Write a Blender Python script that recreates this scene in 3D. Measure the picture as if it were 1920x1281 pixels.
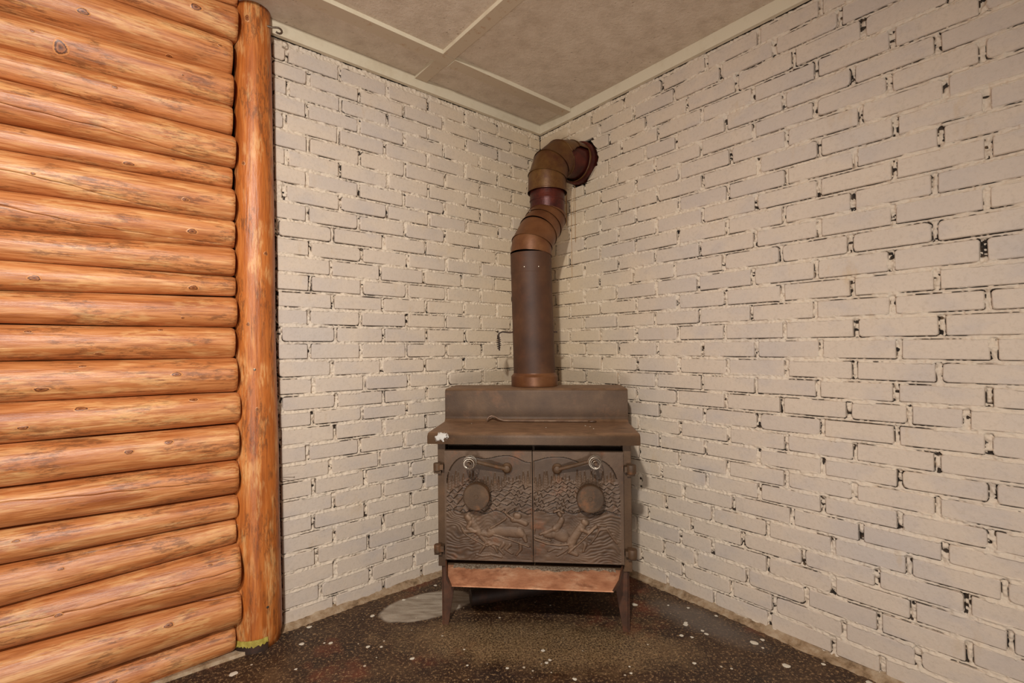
import bpy, bmesh, math, random
import numpy as np
from mathutils import Vector, Matrix

S = bpy.context.scene
COL = S.collection
for o in list(bpy.data.objects):
    bpy.data.objects.remove(o)

# ------------------------------------------------------------------ camera
F_PX, PITCH, ROLL, CAM_H = 901.46, 0.01396, -0.00978, 1.0515
cd = bpy.data.cameras.new('camera')
cam = bpy.data.objects.new('camera', cd); COL.objects.link(cam)
cd.sensor_fit = 'HORIZONTAL'; cd.sensor_width = 36.0; cd.lens = 36.0 * F_PX / 1920.0
cd.clip_start = 0.02
cr, sr, cp, sp = math.cos(ROLL), math.sin(ROLL), math.cos(PITCH), math.sin(PITCH)
right = (cr, -sr * sp, sr * cp); up = (-sr, -cr * sp, cr * cp); back = (0, -cp, -sp)
cam.matrix_world = Matrix(((right[0], up[0], back[0], 0), (right[1], up[1], back[1], 0),
                           (right[2], up[2], back[2], CAM_H), (0, 0, 0, 1)))
S.camera = cam

# ------------------------------------------------------------------ light and exposure
w = bpy.data.worlds.new('world'); S.world = w; w.use_nodes = True
bg = w.node_tree.nodes['Background']
bg.inputs['Color'].default_value = (1.0, 0.96, 0.92, 1); bg.inputs['Strength'].default_value = 0.20
def area(name, loc, target, size, power, color):
    ld = bpy.data.lights.new(name, 'AREA'); ld.shape = 'DISK'; ld.size = size
    ld.energy = power; ld.color = color
    lo = bpy.data.objects.new(name, ld); COL.objects.link(lo)
    lo.location = loc
    d = Vector(target) - Vector(loc)
    lo.rotation_euler = d.to_track_quat('-Z', 'Y').to_euler()
    return lo
def bulb(name, loc, radius, power, color):
    ld = bpy.data.lights.new(name, 'POINT'); ld.shadow_soft_size = radius
    ld.energy = power; ld.color = color
    lo = bpy.data.objects.new(name, ld); COL.objects.link(lo); lo.location = loc
    return lo
sd = bpy.data.lights.new('ceiling_spot', 'SPOT'); sd.spot_size = math.radians(132); sd.spot_blend = 1.0
sd.shadow_soft_size = 0.045; sd.energy = 245; sd.color = (1.0, 0.98, 0.94)
so = bpy.data.objects.new('ceiling_spot', sd); COL.objects.link(so); so.location = (-0.33, -0.60, 2.15)
so.rotation_euler = (Vector((-0.80, 2.3, -0.45)) - so.location).to_track_quat('-Z', 'Y').to_euler()
# added fill light behind the camera, brightens the ceiling and low walls
area('added_fill', (-0.30, -0.9, 0.35), (0.05, 0.4, 1.75), 0.5, 30, (1.0, 0.97, 0.93))
vs = S.view_settings
vs.view_transform = 'Standard'; vs.look = 'None'; vs.gamma = 1.0; vs.use_curve_mapping = False
vs.exposure = 0.0

# ------------------------------------------------------------------ frames of reference
A_W = 0.87623
C0 = np.array([0.16992, 2.69992])                     # floor point of the brick corner
dR = np.array([math.cos(A_W), -math.sin(A_W)])        # along the right wall, away from the corner
dL = np.array([-math.sin(A_W), -math.cos(A_W)])       # along the left brick wall
bis = (dR + dL) / np.linalg.norm(dR + dL); bx = np.array([-bis[1], bis[0]])
CEIL = 2.300
STOVE = C0 + bis * 0.67 + bx * (-0.016)
STOVE_ROT = math.atan2(bx[1], bx[0])
rng = np.random.default_rng(7); random.seed(7)

# ------------------------------------------------------------------ helpers
def link(name, me, mat=None, parent=None):
    o = bpy.data.objects.new(name, me); COL.objects.link(o)
    if mat is not None and len(me.materials) == 0: me.materials.append(mat)
    if parent is not None: o.parent = parent
    return o
def mesh(name, V, Fc, smooth=False):
    me = bpy.data.meshes.new(name)
    me.from_pydata([tuple(map(float, v)) for v in V], [], [tuple(int(i) for i in f) for f in Fc])
    if smooth: me.polygons.foreach_set('use_smooth', [True] * len(me.polygons))
    me.update(); return me
def part(name, V, Fc, mat, parent=None, smooth=False):
    return link(name, mesh(name, V, Fc, smooth), mat, parent)
def thing(name, label, cat, loc=(0, 0, 0), rz=0.0, group=None):
    o = bpy.data.objects.new(name, None); COL.objects.link(o)
    o.location = loc; o.rotation_euler = (0, 0, rz)
    o['label'] = label; o['category'] = cat
    if group: o['group'] = group
    return o
def tag(o, label, cat, group=None):
    o['label'] = label; o['category'] = cat
    if group: o['group'] = group
    return o
def struct(o):
    o['kind'] = 'structure'; return o
class MB:
    def __init__(s): s.V = []; s.F = []
    def add(s, V, Fc):
        n = len(s.V); s.V += [tuple(v) for v in V]; s.F += [tuple(i + n for i in f) for f in Fc]; return s
    def box(s, x0, x1, y0, y1, z0, z1):
        V = [(x0, y0, z0), (x1, y0, z0), (x1, y1, z0), (x0, y1, z0), (x0, y0, z1), (x1, y0, z1), (x1, y1, z1), (x0, y1, z1)]
        return s.add(V, [(0, 3, 2, 1), (4, 5, 6, 7), (0, 1, 5, 4), (1, 2, 6, 5), (2, 3, 7, 6), (3, 0, 4, 7)])
    def prism(s, poly, axis, a, b):
        """closed polygon (2-D) extruded along axis 0/1/2 from a to b"""
        n = len(poly)
        def P(p, t):
            return (t, p[0], p[1]) if axis == 0 else ((p[0], t, p[1]) if axis == 1 else (p[0], p[1], t))
        V = [P(p, a) for p in poly] + [P(p, b) for p in poly]
        Fc = [tuple(range(n))[::-1], tuple(range(n, 2 * n))]
        Fc += [(i, (i + 1) % n, n + (i + 1) % n, n + i) for i in range(n)]
        return s.add(V, Fc)
    def tube(s, pts, r, seg=12, cap=True, closed=False):
        P = [Vector(p) for p in pts]; n = len(P)
        R = r if hasattr(r, '__len__') else [r] * n
        V = []; ref = None
        for i, p in enumerate(P):
            if closed: t = (P[(i + 1) % n] - P[i - 1]).normalized()
            else: t = (P[min(i + 1, n - 1)] - P[max(i - 1, 0)]).normalized()
            if ref is None:
                ref = Vector((0, 0, 1)) if abs(t.z) < .9 else Vector((1, 0, 0))
            u = (ref - t * ref.dot(t)).normalized(); ref = u; v = t.cross(u)
            for k in range(seg):
                a = 2 * math.pi * k / seg
                V.append(p + (u * math.cos(a) + v * math.sin(a)) * R[i])
        Fc = []
        for i in range(n if closed else n - 1):
            j = (i + 1) % n
            for k in range(seg):
                l = (k + 1) % seg
                Fc.append((i * seg + k, i * seg + l, j * seg + l, j * seg + k))
        if cap and not closed:
            Fc.append(tuple(range(seg))[::-1]); Fc.append(tuple((n - 1) * seg + k for k in range(seg)))
        return s.add(V, Fc)
    def lathe(s, prof, origin=(0, 0, 0), axis=(0, 0, 1), seg=32, cap=True):
        """prof: list of (radius, height)"""
        A = Vector(axis).normalized(); ref = Vector((1, 0, 0)) if abs(A.x) < .9 else Vector((0, 0, 1))
        u = (ref - A * ref.dot(A)).normalized(); v = A.cross(u); O = Vector(origin)
        V = []
        for (r, h) in prof:
            for k in range(seg):
                a = 2 * math.pi * k / seg
                V.append(O + A * h + (u * math.cos(a) + v * math.sin(a)) * r)
        Fc = []
        for i in range(len(prof) - 1):
            for k in range(seg):
                l = (k + 1) % seg
                Fc.append((i * seg + k, i * seg + l, (i + 1) * seg + l, (i + 1) * seg + k))
        if cap:
            Fc.append(tuple(range(seg))[::-1]); Fc.append(tuple((len(prof) - 1) * seg + k for k in range(seg)))
        return s.add(V, Fc)
    def build(s, name, mat, parent=None, smooth=False, bevel=0.0, angle=35):
        me = mesh(name, s.V, s.F, False)
        bm = bmesh.new(); bm.from_mesh(me)
        bmesh.ops.recalc_face_normals(bm, faces=bm.faces)
        if bevel > 0:
            es = [e for e in bm.edges if len(e.link_faces) == 2 and e.calc_face_angle(0) > 0.5]
            bmesh.ops.bevel(bm, geom=es, offset=bevel, segments=2, affect='EDGES', profile=0.6)
        bm.to_mesh(me); bm.free()
        if smooth:
            me.polygons.foreach_set('use_smooth', [True] * len(me.polygons))
            try: me.set_sharp_from_angle(angle=math.radians(angle))
            except Exception: pass
        return link(name, me, mat, parent)

def fast_mesh(name, V, Q, smooth=True):
    me = bpy.data.meshes.new(name)
    me.vertices.add(len(V)); me.vertices.foreach_set('co', np.asarray(V, np.float32).ravel())
    me.loops.add(Q.size); me.loops.foreach_set('vertex_index', Q.astype(np.int32).ravel())
    me.polygons.add(len(Q))
    me.polygons.foreach_set('loop_start', np.arange(0, Q.size, Q.shape[1], dtype=np.int32))
    try: me.polygons.foreach_set('loop_total', np.full(len(Q), Q.shape[1], np.int32))
    except Exception: pass
    me.polygons.foreach_set('use_smooth', [smooth] * len(Q))
    me.update(calc_edges=True); me.validate(); return me
def vnoise(shape, cell, seed):
    """smooth value noise on a grid; cell = size of a lattice cell in grid steps (rows, cols)"""
    r = np.random.default_rng(seed)
    cy, cx = cell
    ny, nx = int(shape[0] / cy) + 3, int(shape[1] / cx) + 3
    G = r.random((ny, nx))
    y = np.arange(shape[0]) / cy; x = np.arange(shape[1]) / cx
    y0 = y.astype(int); x0 = x.astype(int); fy = y - y0; fx = x - x0
    fy = fy * fy * (3 - 2 * fy); fx = fx * fx * (3 - 2 * fx)
    a = G[np.ix_(y0, x0)]; b = G[np.ix_(y0, x0 + 1)]; c = G[np.ix_(y0 + 1, x0)]; d = G[np.ix_(y0 + 1, x0 + 1)]
    fx = fx[None, :]; fy = fy[:, None]
    return (a * (1 - fx) + b * fx) * (1 - fy) + (c * (1 - fx) + d * fx) * fy

# ------------------------------------------------------------------ materials
def srgb(r, g, b):
    f = lambda c: (c / 255 / 12.92) if c / 255 <= .04045 else ((c / 255 + .055) / 1.055) ** 2.4
    return (f(r), f(g), f(b), 1)
class NT:
    def __init__(s, name, rough=.6, spec=.4, metal=0.0):
        s.m = bpy.data.materials.new(name); s.m.use_nodes = True
        s.t = s.m.node_tree; s.b = s.t.nodes['Principled BSDF']
        s.b.inputs['Roughness'].default_value = rough; s.b.inputs['Metallic'].default_value = metal
        s.b.inputs['Specular IOR Level'].default_value = spec
        s.geo = s.t.nodes.new('ShaderNodeNewGeometry'); s.tc = s.t.nodes.new('ShaderNodeTexCoord')
    def n(s, typ, **kw):
        nd = s.t.nodes.new(typ)
        for k, v in kw.items(): setattr(nd, k, v)
        return nd
    def l(s, a, b): s.t.links.new(a, b)
    def map(s, src, scale=(1, 1, 1), loc=(0, 0, 0)):
        m = s.n('ShaderNodeMapping'); m.inputs['Scale'].default_value = scale; m.inputs['Location'].default_value = loc
        s.l(src, m.inputs['Vector']); return m.outputs[0]
    def noise(s, vec, scale, detail=4, rough=.55, dist=0.0):
        m = s.n('ShaderNodeTexNoise'); m.inputs['Scale'].default_value = scale
        m.inputs['Detail'].default_value = detail; m.inputs['Roughness'].default_value = rough
        m.inputs['Distortion'].default_value = dist
        s.l(vec, m.inputs['Vector']); return m.outputs['Fac']
    def ramp(s, fac, stops, interp='LINEAR'):
        m = s.n('ShaderNodeValToRGB'); e = m.color_ramp.elements; m.color_ramp.interpolation = interp
        while len(e) > 1: e.remove(e[-1])
        e[0].position = stops[0][0]; e[0].color = stops[0][1]
        for p, c in stops[1:]:
            x = e.new(p); x.color = c
        s.l(fac, m.inputs[0]); return m.outputs[0]
    def mix(s, fac, a, b, blend='MIX'):
        m = s.n('ShaderNodeMix', data_type='RGBA', blend_type=blend)
        if hasattr(fac, 'links'): s.l(fac, m.inputs[0])
        else: m.inputs[0].default_value = fac
        for v, i in ((a, 6), (b, 7)):
            if hasattr(v, 'links'): s.l(v, m.inputs[i])
            else: m.inputs[i].default_value = v
        return m.outputs[2]
    def math(s, op, a, b=None, c=None, clamp=False):
        m = s.n('ShaderNodeMath', operation=op, use_clamp=clamp)
        for i, v in enumerate((a, b, c)):
            if v is None: continue
            if hasattr(v, 'links'): s.l(v, m.inputs[i])
            else: m.inputs[i].default_value = v
        return m.outputs[0]
    def attr(s, name):
        m = s.n('ShaderNodeAttribute'); m.attribute_name = name; return m.outputs['Fac']
    def color(s, c):
        if hasattr(c, 'links'): s.l(c, s.b.inputs['Base Color'])
        else: s.b.inputs['Base Color'].default_value = c
    def bump(s, h, strength, dist=.01):
        m = s.n('ShaderNodeBump'); m.inputs['Strength'].default_value = strength; m.inputs['Distance'].default_value = dist
        s.l(h, m.inputs['Height']); s.l(m.outputs[0], s.b.inputs['Normal'])
W1 = (1, 1, 1, 1); K1 = (0, 0, 0, 1)
def G(v): return (v, v, v, 1)

def paint_color(k, obj_rand=False):
    """cream masonry paint: warm near the corner, cooler grey patches, faint yellow stains"""
    pos = k.geo.outputs['Position']
    big = k.noise(pos, 2.2, 3, .5); mid = k.noise(k.map(pos, (1, 1, 1.6), (3, 1, 7)), 7, 4, .6)
    fine = k.noise(pos, 90, 4, .7)
    c = k.ramp(big, [(.3, srgb(196, 178, 160)), (.5, srgb(204, 185, 165)), (.68, srgb(192, 178, 166))])
    c = k.mix(k.ramp(mid, [(.5, K1), (.72, G(.65))]), c, srgb(184, 171, 162))
    c = k.mix(k.ramp(k.noise(k.map(pos, (1, 1, .35), (9, 4, 2)), 12, 5, .65), [(.62, K1), (.75, G(.4))]), c, srgb(188, 156, 112))
    # yellower towards the corner behind the stove pipe
    d = k.n('ShaderNodeVectorMath', operation='DISTANCE'); 
    m2 = k.map(pos, (1, 1, 0.25)); k.l(m2, d.inputs[0]); d.inputs[1].default_value = (C0[0], C0[1], .35)
    near = k.ramp(d.outputs['Value'], [(.1, G(.55)), (.95, K1)])
    c = k.mix(near, c, srgb(206, 182, 140))
    c = k.mix(k.ramp(fine, [(.3, G(.25)), (.5, K1)]), c, srgb(150, 132, 110))
    if obj_rand:
        oi = k.n('ShaderNodeObjectInfo')
        c = k.mix(k.ramp(oi.outputs['Random'], [(0, G(.0)), (.75, G(.08)), (1, G(.4))]), c, srgb(182, 168, 158))
    return c
k = NT('painted_brick', .62, .35)
k.color(paint_color(k, True))
k.bump(k.math('ADD', k.noise(k.geo.outputs['Position'], 160, 5, .65), k.math('MULTIPLY', k.noise(k.geo.outputs['Position'], 28, 3), 1.5)), .35, .0025)
M_BRICK = k.m
k = NT('painted_mortar', .72, .3)
dirt = k.attr('dirt')
dcol = k.ramp(k.noise(k.geo.outputs['Position'], 45, 3), [(.35, srgb(26, 20, 16)), (.6, srgb(62, 48, 36)), (.72, srgb(110, 84, 58))])
k.color(k.mix(k.ramp(dirt, [(.28, K1), (.55, W1)]), k.mix(.4, paint_color(k), srgb(222, 204, 180)), dcol))
k.bump(k.noise(k.geo.outputs['Position'], 260, 4, .7), .5, .003)
M_MORTAR = k.m
k = NT('cove_mortar', .85, .2)
pos = k.geo.outputs['Position']
k.color(k.ramp(k.noise(pos, 22, 5, .65), [(.3, srgb(96, 74, 52)), (.48, srgb(150, 124, 96)), (.65, srgb(172, 150, 124))]))
k.bump(k.noise(pos, 120, 4), .6, .004)
M_COVE = k.m
k = NT('white_trim_paint', .5, .4)
pos = k.geo.outputs['Position']
k.color(k.mix(k.ramp(k.noise(pos, 9, 5, .7), [(.5, K1), (.75, G(.6))]), srgb(212, 198, 172), srgb(190, 172, 142)))
k.bump(k.noise(pos, 60, 3), .2, .002)
M_TRIM = k.m
k = NT('ceiling_board', .85, .2)
pos = k.geo.outputs['Position']
c = k.ramp(k.noise(pos, 14, 6, .7), [(.3, srgb(196, 176, 154)), (.5, srgb(212, 193, 171)), (.7, srgb(222, 204, 183))])
chip = k.n('ShaderNodeTexVoronoi'); chip.feature = 'F1'; chip.inputs['Scale'].default_value = 26; chip.inputs['Randomness'].default_value = 1
k.l(k.map(k.n('ShaderNodeTexCoord').outputs['Object'], (1, 2.4, 1)), chip.inputs['Vector'])
wob = k.noise(pos, 120, 2)
cm = k.math('MULTIPLY', k.ramp(k.math('ADD', chip.outputs['Distance'], k.math('MULTIPLY', wob, .25)), [(.2, W1), (.27, K1)]), k.ramp(k.noise(pos, 5, 2), [(.5, K1), (.6, W1)]))
c = k.mix(k.math('MULTIPLY', cm, .7), c, srgb(104, 76, 50))
fl_ = k.ramp(k.noise(k.map(pos, (1, 3, 1)), 55, 4, .75), [(.62, K1), (.7, G(.8))])
c = k.mix(fl_, c, srgb(140, 104, 70))
k.color(c); k.bump(k.noise(pos, 70, 5, .7), .9, .005)
M_CEIL = k.m
k = NT('ceiling_batten_wood', .7, .3)
pos = k.geo.outputs['Position']
k.color(k.mix(k.ramp(k.noise(pos, 30, 4, .7), [(.58, K1), (.72, G(.7))]), srgb(196, 176, 150), srgb(168, 124, 88)))
M_BATTEN = k.m

def wood(name, hue=0):
    k = NT(name, .42, .45)
    o = k.tc.outputs['Object']; oi = k.n('ShaderNodeObjectInfo')
    add = k.n('ShaderNodeVectorMath', operation='ADD'); cb = k.n('ShaderNodeCombineXYZ')
    k.l(k.math('MULTIPLY', oi.outputs['Random'], 37), cb.inputs[0]); k.l(o, add.inputs[0]); k.l(cb.outputs[0], add.inputs[1])
    v = add.outputs[0]
    g1 = k.noise(k.map(v, (1.6, 16, 16)), 2.2, 5, .6, .6)
    g2 = k.noise(k.map(v, (4, 90, 90)), 2.0, 4, .6)
    g3 = k.noise(k.map(v, (2.2, 7, 7)), 2.4, 3, .5, .8)
    c = k.ramp(g1, [(.26, srgb(146, 78, 36)), (.42, srgb(186, 114, 62)), (.56, srgb(203, 134, 80)), (.72, srgb(224, 170, 116))] if hue == 0 else
               [(.28, srgb(146, 74, 26)), (.45, srgb(182, 100, 40)), (.6, srgb(196, 116, 54)), (.76, srgb(222, 158, 98))])
    c = k.mix(k.ramp(g2, [(.35, G(.75)), (.52, K1)]), c, srgb(150, 80, 34))
    # brown scuffs with sharp ragged ends
    sc = k.math('MULTIPLY', k.ramp(g3, [(.50, K1), (.58, W1)]), k.ramp(k.noise(k.map(v, (14, 60, 60)), 2, 4, .75), [(.47, K1), (.56, W1)]))
    c = k.mix(k.math('MULTIPLY', sc, .6), c, srgb(104, 62, 34))
    # pale bark-peel patches
    sc2 = k.math('MULTIPLY', k.ramp(k.noise(k.map(v, (2.5, 9, 9), (5, 2, 1)), 2.2, 3), [(.52, K1), (.60, W1)]), k.ramp(k.noise(k.map(v, (10, 70, 70), (2, 9, 9)), 2, 3, .7), [(.42, K1), (.55, W1)]))
    c = k.mix(k.math('MULTIPLY', sc2, .4), c, srgb(236, 186, 122))
    c = k.mix(k.ramp(k.attr('crack'), [(.3, K1), (.8, W1)]), c, srgb(50, 24, 12))
    k.color(c)
    k.bump(k.math('ADD', k.math('MULTIPLY', g2, .6), k.noise(k.map(v, (6, 30, 30)), 3, 4)), .4, .004)
    return k.m
M_LOG = wood('varnished_log'); M_POST = wood('varnished_post', 1)
k = NT('wood_knot', .4, .4)
kr = k.math('ADD', k.attr('kr'), k.math('MULTIPLY', k.math('SUBTRACT', k.noise(k.tc.outputs['Object'], 220, 3), .5), .45))
k.color(k.ramp(kr, [(.0, srgb(70, 36, 18)), (.22, srgb(120, 66, 32)), (.5, srgb(170, 104, 58)), (.62, srgb(84, 46, 24)), (.72, srgb(98, 54, 28)), (.82, srgb(206, 138, 84)), (1, srgb(208, 140, 84))]))
M_KNOT = k.m
k = NT('dark_gap', .95, .1); k.color(srgb(44, 24, 14)); M_DARK = k.m

k = NT('floor_concrete', .5, .5)
pos = k.geo.outputs['Position']
c = k.ramp(k.noise(pos, 5.5, 8, .72), [(.34, srgb(36, 19, 10)), (.5, srgb(56, 34, 18)), (.64, srgb(84, 60, 38))])
c = k.mix(k.ramp(k.noise(k.map(pos, (1, 1, 1), (4, 2, 0)), 3.2, 5, .6), [(.56, K1), (.66, G(.75))]), c, srgb(104, 48, 26))
c = k.mix(k.ramp(k.noise(pos, 95, 6, .85), [(.54, K1), (.60, W1)]), c, srgb(164, 130, 92))
def blob(k, pos, cx_, cy_, sx, sy, rot, lo=.75, hi=1.1, nz=.45, ns=9):
    m = k.n('ShaderNodeMapping'); m.vector_type = 'TEXTURE'
    m.inputs['Location'].default_value = (cx_, cy_, 0); m.inputs['Rotation'].default_value = (0, 0, rot); m.inputs['Scale'].default_value = (sx, sy, 1)
    k.l(pos, m.inputs['Vector'])
    d = k.n('ShaderNodeVectorMath', operation='LENGTH'); k.l(m.outputs[0], d.inputs[0])
    dd = k.math('ADD', d.outputs['Value'], k.math('MULTIPLY', k.math('SUBTRACT', k.noise(pos, ns, 4, .6), .5), nz))
    return k.ramp(dd, [(lo, W1), (hi, K1)])
# dusty, worn zone in front of the stove
c = k.mix(k.math('MULTIPLY', blob(k, pos, .10, 1.72, .62, .16, -.1, .5, 1.2, 1.1, 14), k.ramp(k.noise(pos, 150, 6, .85), [(.46, G(.0)), (.56, G(.7))])), c, srgb(170, 140, 100))
c = k.mix(k.math('MULTIPLY', blob(k, pos, .72, 1.85, .26, .10, -.8, .4, 1.2, .8, 9), .55), c, srgb(112, 102, 94))  # greyer patch to the right of the stove
# grey scraped patch by the left wall
c = k.mix(blob(k, pos, -.36, 1.985, .205, .105, .42, .9, .98, .22, 14), c, k.ramp(k.noise(k.map(pos, (1, 5, 1)), 9, 4, .6), [(.35, srgb(132, 116, 98)), (.6, srgb(172, 158, 140))]))
# paint specks
vor = k.n('ShaderNodeTexVoronoi'); vor.inputs['Scale'].default_value = 34; k.l(pos, vor.inputs['Vector'])
wn = k.n('ShaderNodeSeparateColor'); k.l(vor.outputs['Color'], wn.inputs[0])
sp_ = k.math('LESS_THAN', vor.outputs['Distance'], k.math('MULTIPLY', k.math('POWER', wn.outputs[0], 6), .17))
c = k.mix(sp_, c, srgb(200, 186, 164))
vor2 = k.n('ShaderNodeTexVoronoi'); vor2.inputs['Scale'].default_value = 85; k.l(pos, vor2.inputs['Vector'])
wn2 = k.n('ShaderNodeSeparateColor'); k.l(vor2.outputs['Color'], wn2.inputs[0])
sp2 = k.math('LESS_THAN', vor2.outputs['Distance'], k.math('MULTIPLY', k.math('POWER', wn2.outputs[1], 5), .2))
c = k.mix(k.math('MULTIPLY', sp2, .8), c, srgb(168, 136, 100))
k.color(c)
k.l(k.ramp(k.noise(pos, 6, 6, .7), [(.35, G(.38)), (.65, G(.75))]), k.b.inputs['Roughness'])
k.bump(k.noise(pos, 60, 6, .7), .45, .006)
M_FLOOR = k.m
k = NT('white_paint_spot', .6, .3); k.color(srgb(214, 204, 186)); M_SPOT = k.m

def iron(name, cols, rust, rust_amt, rough=.55, metal=.25, scale=8):
    k = NT(name, rough, .45, metal); o = k.tc.outputs['Object']
    c = k.ramp(k.noise(o, scale, 5, .6), [(.3, srgb(*cols[0])), (.52, srgb(*cols[1])), (.7, srgb(*cols[2]))])
    n2 = k.noise(k.map(o, (1, 1, 1), (3, 3, 3)), scale * 1.6, 6, .7)
    c = k.mix(k.ramp(n2, [(.6 - rust_amt * .3, K1), (.72, G(.8))]), c, srgb(*rust))
    k.k_o = o
    return k, c
k, c = iron('stove_iron', [(70, 48, 30), (84, 60, 38), (98, 72, 48)], (104, 72, 46), .1)
# dust lies on upward faces
sx = k.n('ShaderNodeSeparateXYZ'); k.l(k.geo.outputs['Normal'], sx.inputs[0])
c = k.mix(k.math('MULTIPLY', k.ramp(sx.outputs[2], [(.5, K1), (.9, W1)]), k.ramp(k.noise(k.k_o, 26, 5, .7), [(.35, G(.25)), (.65, G(.7))])), c, srgb(134, 104, 78))
k.color(c); k.bump(k.noise(k.k_o, 160, 4, .6), .25, .002); M_IRON = k.m
# stove top: adds the white scrape on the left front corner
k, c = iron('stove_top_iron', [(70, 49, 32), (84, 61, 41), (98, 73, 50)], (108, 74, 48), .1)
sx = k.n('ShaderNodeSeparateXYZ'); k.l(k.geo.outputs['Normal'], sx.inputs[0])
c = k.mix(k.math('MULTIPLY', k.ramp(sx.outputs[2], [(.4, K1), (.9, W1)]), k.ramp(k.noise(k.map(k.k_o, (1, 3, 1)), 16, 5, .7), [(.35, G(.3)), (.65, G(.9))])), c, srgb(142, 108, 80))
m = k.n('ShaderNodeMapping'); m.vector_type = 'TEXTURE'; m.inputs['Location'].default_value = (-.335, -.278, .728); m.inputs['Scale'].default_value = (.030, .03, .030)
k.l(k.k_o, m.inputs['Vector']); d = k.n('ShaderNodeVectorMath', operation='LENGTH'); k.l(m.outputs[0], d.inputs[0])
msk = k.ramp(k.math('ADD', d.outputs['Value'], k.math('MULTIPLY', k.math('SUBTRACT', k.noise(k.map(k.k_o, (1, 1, .5)), 70, 4, .7), .5), 2.6)), [(.55, W1), (.68, K1)])
c = k.mix(msk, c, srgb(206, 202, 194))
k.color(c); k.bump(k.noise(k.k_o, 160, 4, .6), .25, .002); M_TOP = k.m
# door casting: dark in the hollows of the relief where soot stays
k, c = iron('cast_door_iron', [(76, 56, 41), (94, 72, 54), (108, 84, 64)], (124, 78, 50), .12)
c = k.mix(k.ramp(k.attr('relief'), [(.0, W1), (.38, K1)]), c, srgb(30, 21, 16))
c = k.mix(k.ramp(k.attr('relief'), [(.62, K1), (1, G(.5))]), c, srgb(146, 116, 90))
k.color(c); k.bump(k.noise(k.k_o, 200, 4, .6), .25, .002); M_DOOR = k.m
k, c = iron('rusty_iron', [(160, 104, 72), (192, 134, 98), (214, 166, 130)], (126, 74, 46), .3, .75, .05, 14)


k.color(c); k.bump(k.noise(k.k_o, 120, 4), .4, .003); M_RUST = k.m
k = NT('wood_ash', .95, .1); k.color(k.ramp(k.noise(k.tc.outputs['Object'], 160, 5, .7), [(.38, srgb(86, 64, 48)), (.6, srgb(150, 134, 114))])); k.bump(k.noise(k.tc.outputs['Object'], 150, 4), .8, .006); M_ASH = k.m
k, c = iron('stove_pipe_steel', [(58, 32, 16), (74, 44, 23), (90, 57, 33)], (88, 48, 24), .2, .62, .0, 7)
k.color(c); k.bump(k.noise(k.k_o, 90, 4), .15, .002); M_PIPE = k.m
k, c = iron('pipe_elbow_steel', [(92, 54, 30), (112, 70, 40), (124, 82, 50)], (88, 50, 28), .5, .42, .35, 8)
k.color(c); k.bump(k.noise(k.k_o, 90, 4), .15, .002); M_ELBOW = k.m
k, c = iron('upper_elbow_steel', [(78, 44, 24), (104, 70, 34), (120, 88, 46)], (70, 30, 18), .75, .4, .35, 9)
k.color(c); k.bump(k.noise(k.k_o, 90, 4), .15, .002); M_ELBOW2 = k.m
k, c = iron('dark_red_steel', [(50, 18, 14), (76, 28, 20), (96, 40, 28)], (40, 16, 12), .4, .4, .3, 12)
k.color(c); k.bump(k.noise(k.k_o, 60, 4), .4, .003); M_RED = k.m
k, c = iron('black_iron', [(34, 22, 16), (46, 30, 22), (62, 42, 30)], (84, 46, 28), .3, .6, .2, 10)
k.color(c); M_BLACK = k.m
k, c = iron('leg_iron', [(58, 36, 24), (78, 50, 34), (92, 62, 44)], (104, 60, 36), .4, .6, .2, 12)
k.color(c); M_LEG = k.m
k = NT('spring_steel', .38, .5, 1.0); k.color(srgb(176, 164, 148)); M_CHROME = k.m
k = NT('yellow_green_tape', .6, .3); k.color(k.ramp(k.noise(k.geo.outputs['Position'], 50, 3), [(.4, srgb(150, 132, 52)), (.6, srgb(176, 158, 74))])); M_TAPE = k.m
k = NT('nail_steel', .4, .5, .8); k.color(srgb(120, 104, 88)); M_NAIL = k.m

k, c = iron('worn_knob_iron', [(66, 48, 32), (82, 60, 40), (100, 74, 50)], (124, 80, 48), .3, .6, .2, 14)
k.color(c); k.bump(k.noise(k.k_o, 150, 4), .3, .002); M_KNOB = k.m

k, c = iron('poker_steel', [(84, 60, 44), (108, 82, 62), (132, 106, 84)], (90, 56, 36), .3, .45, .3, 20)
k.color(c); M_POKER = k.m

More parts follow.
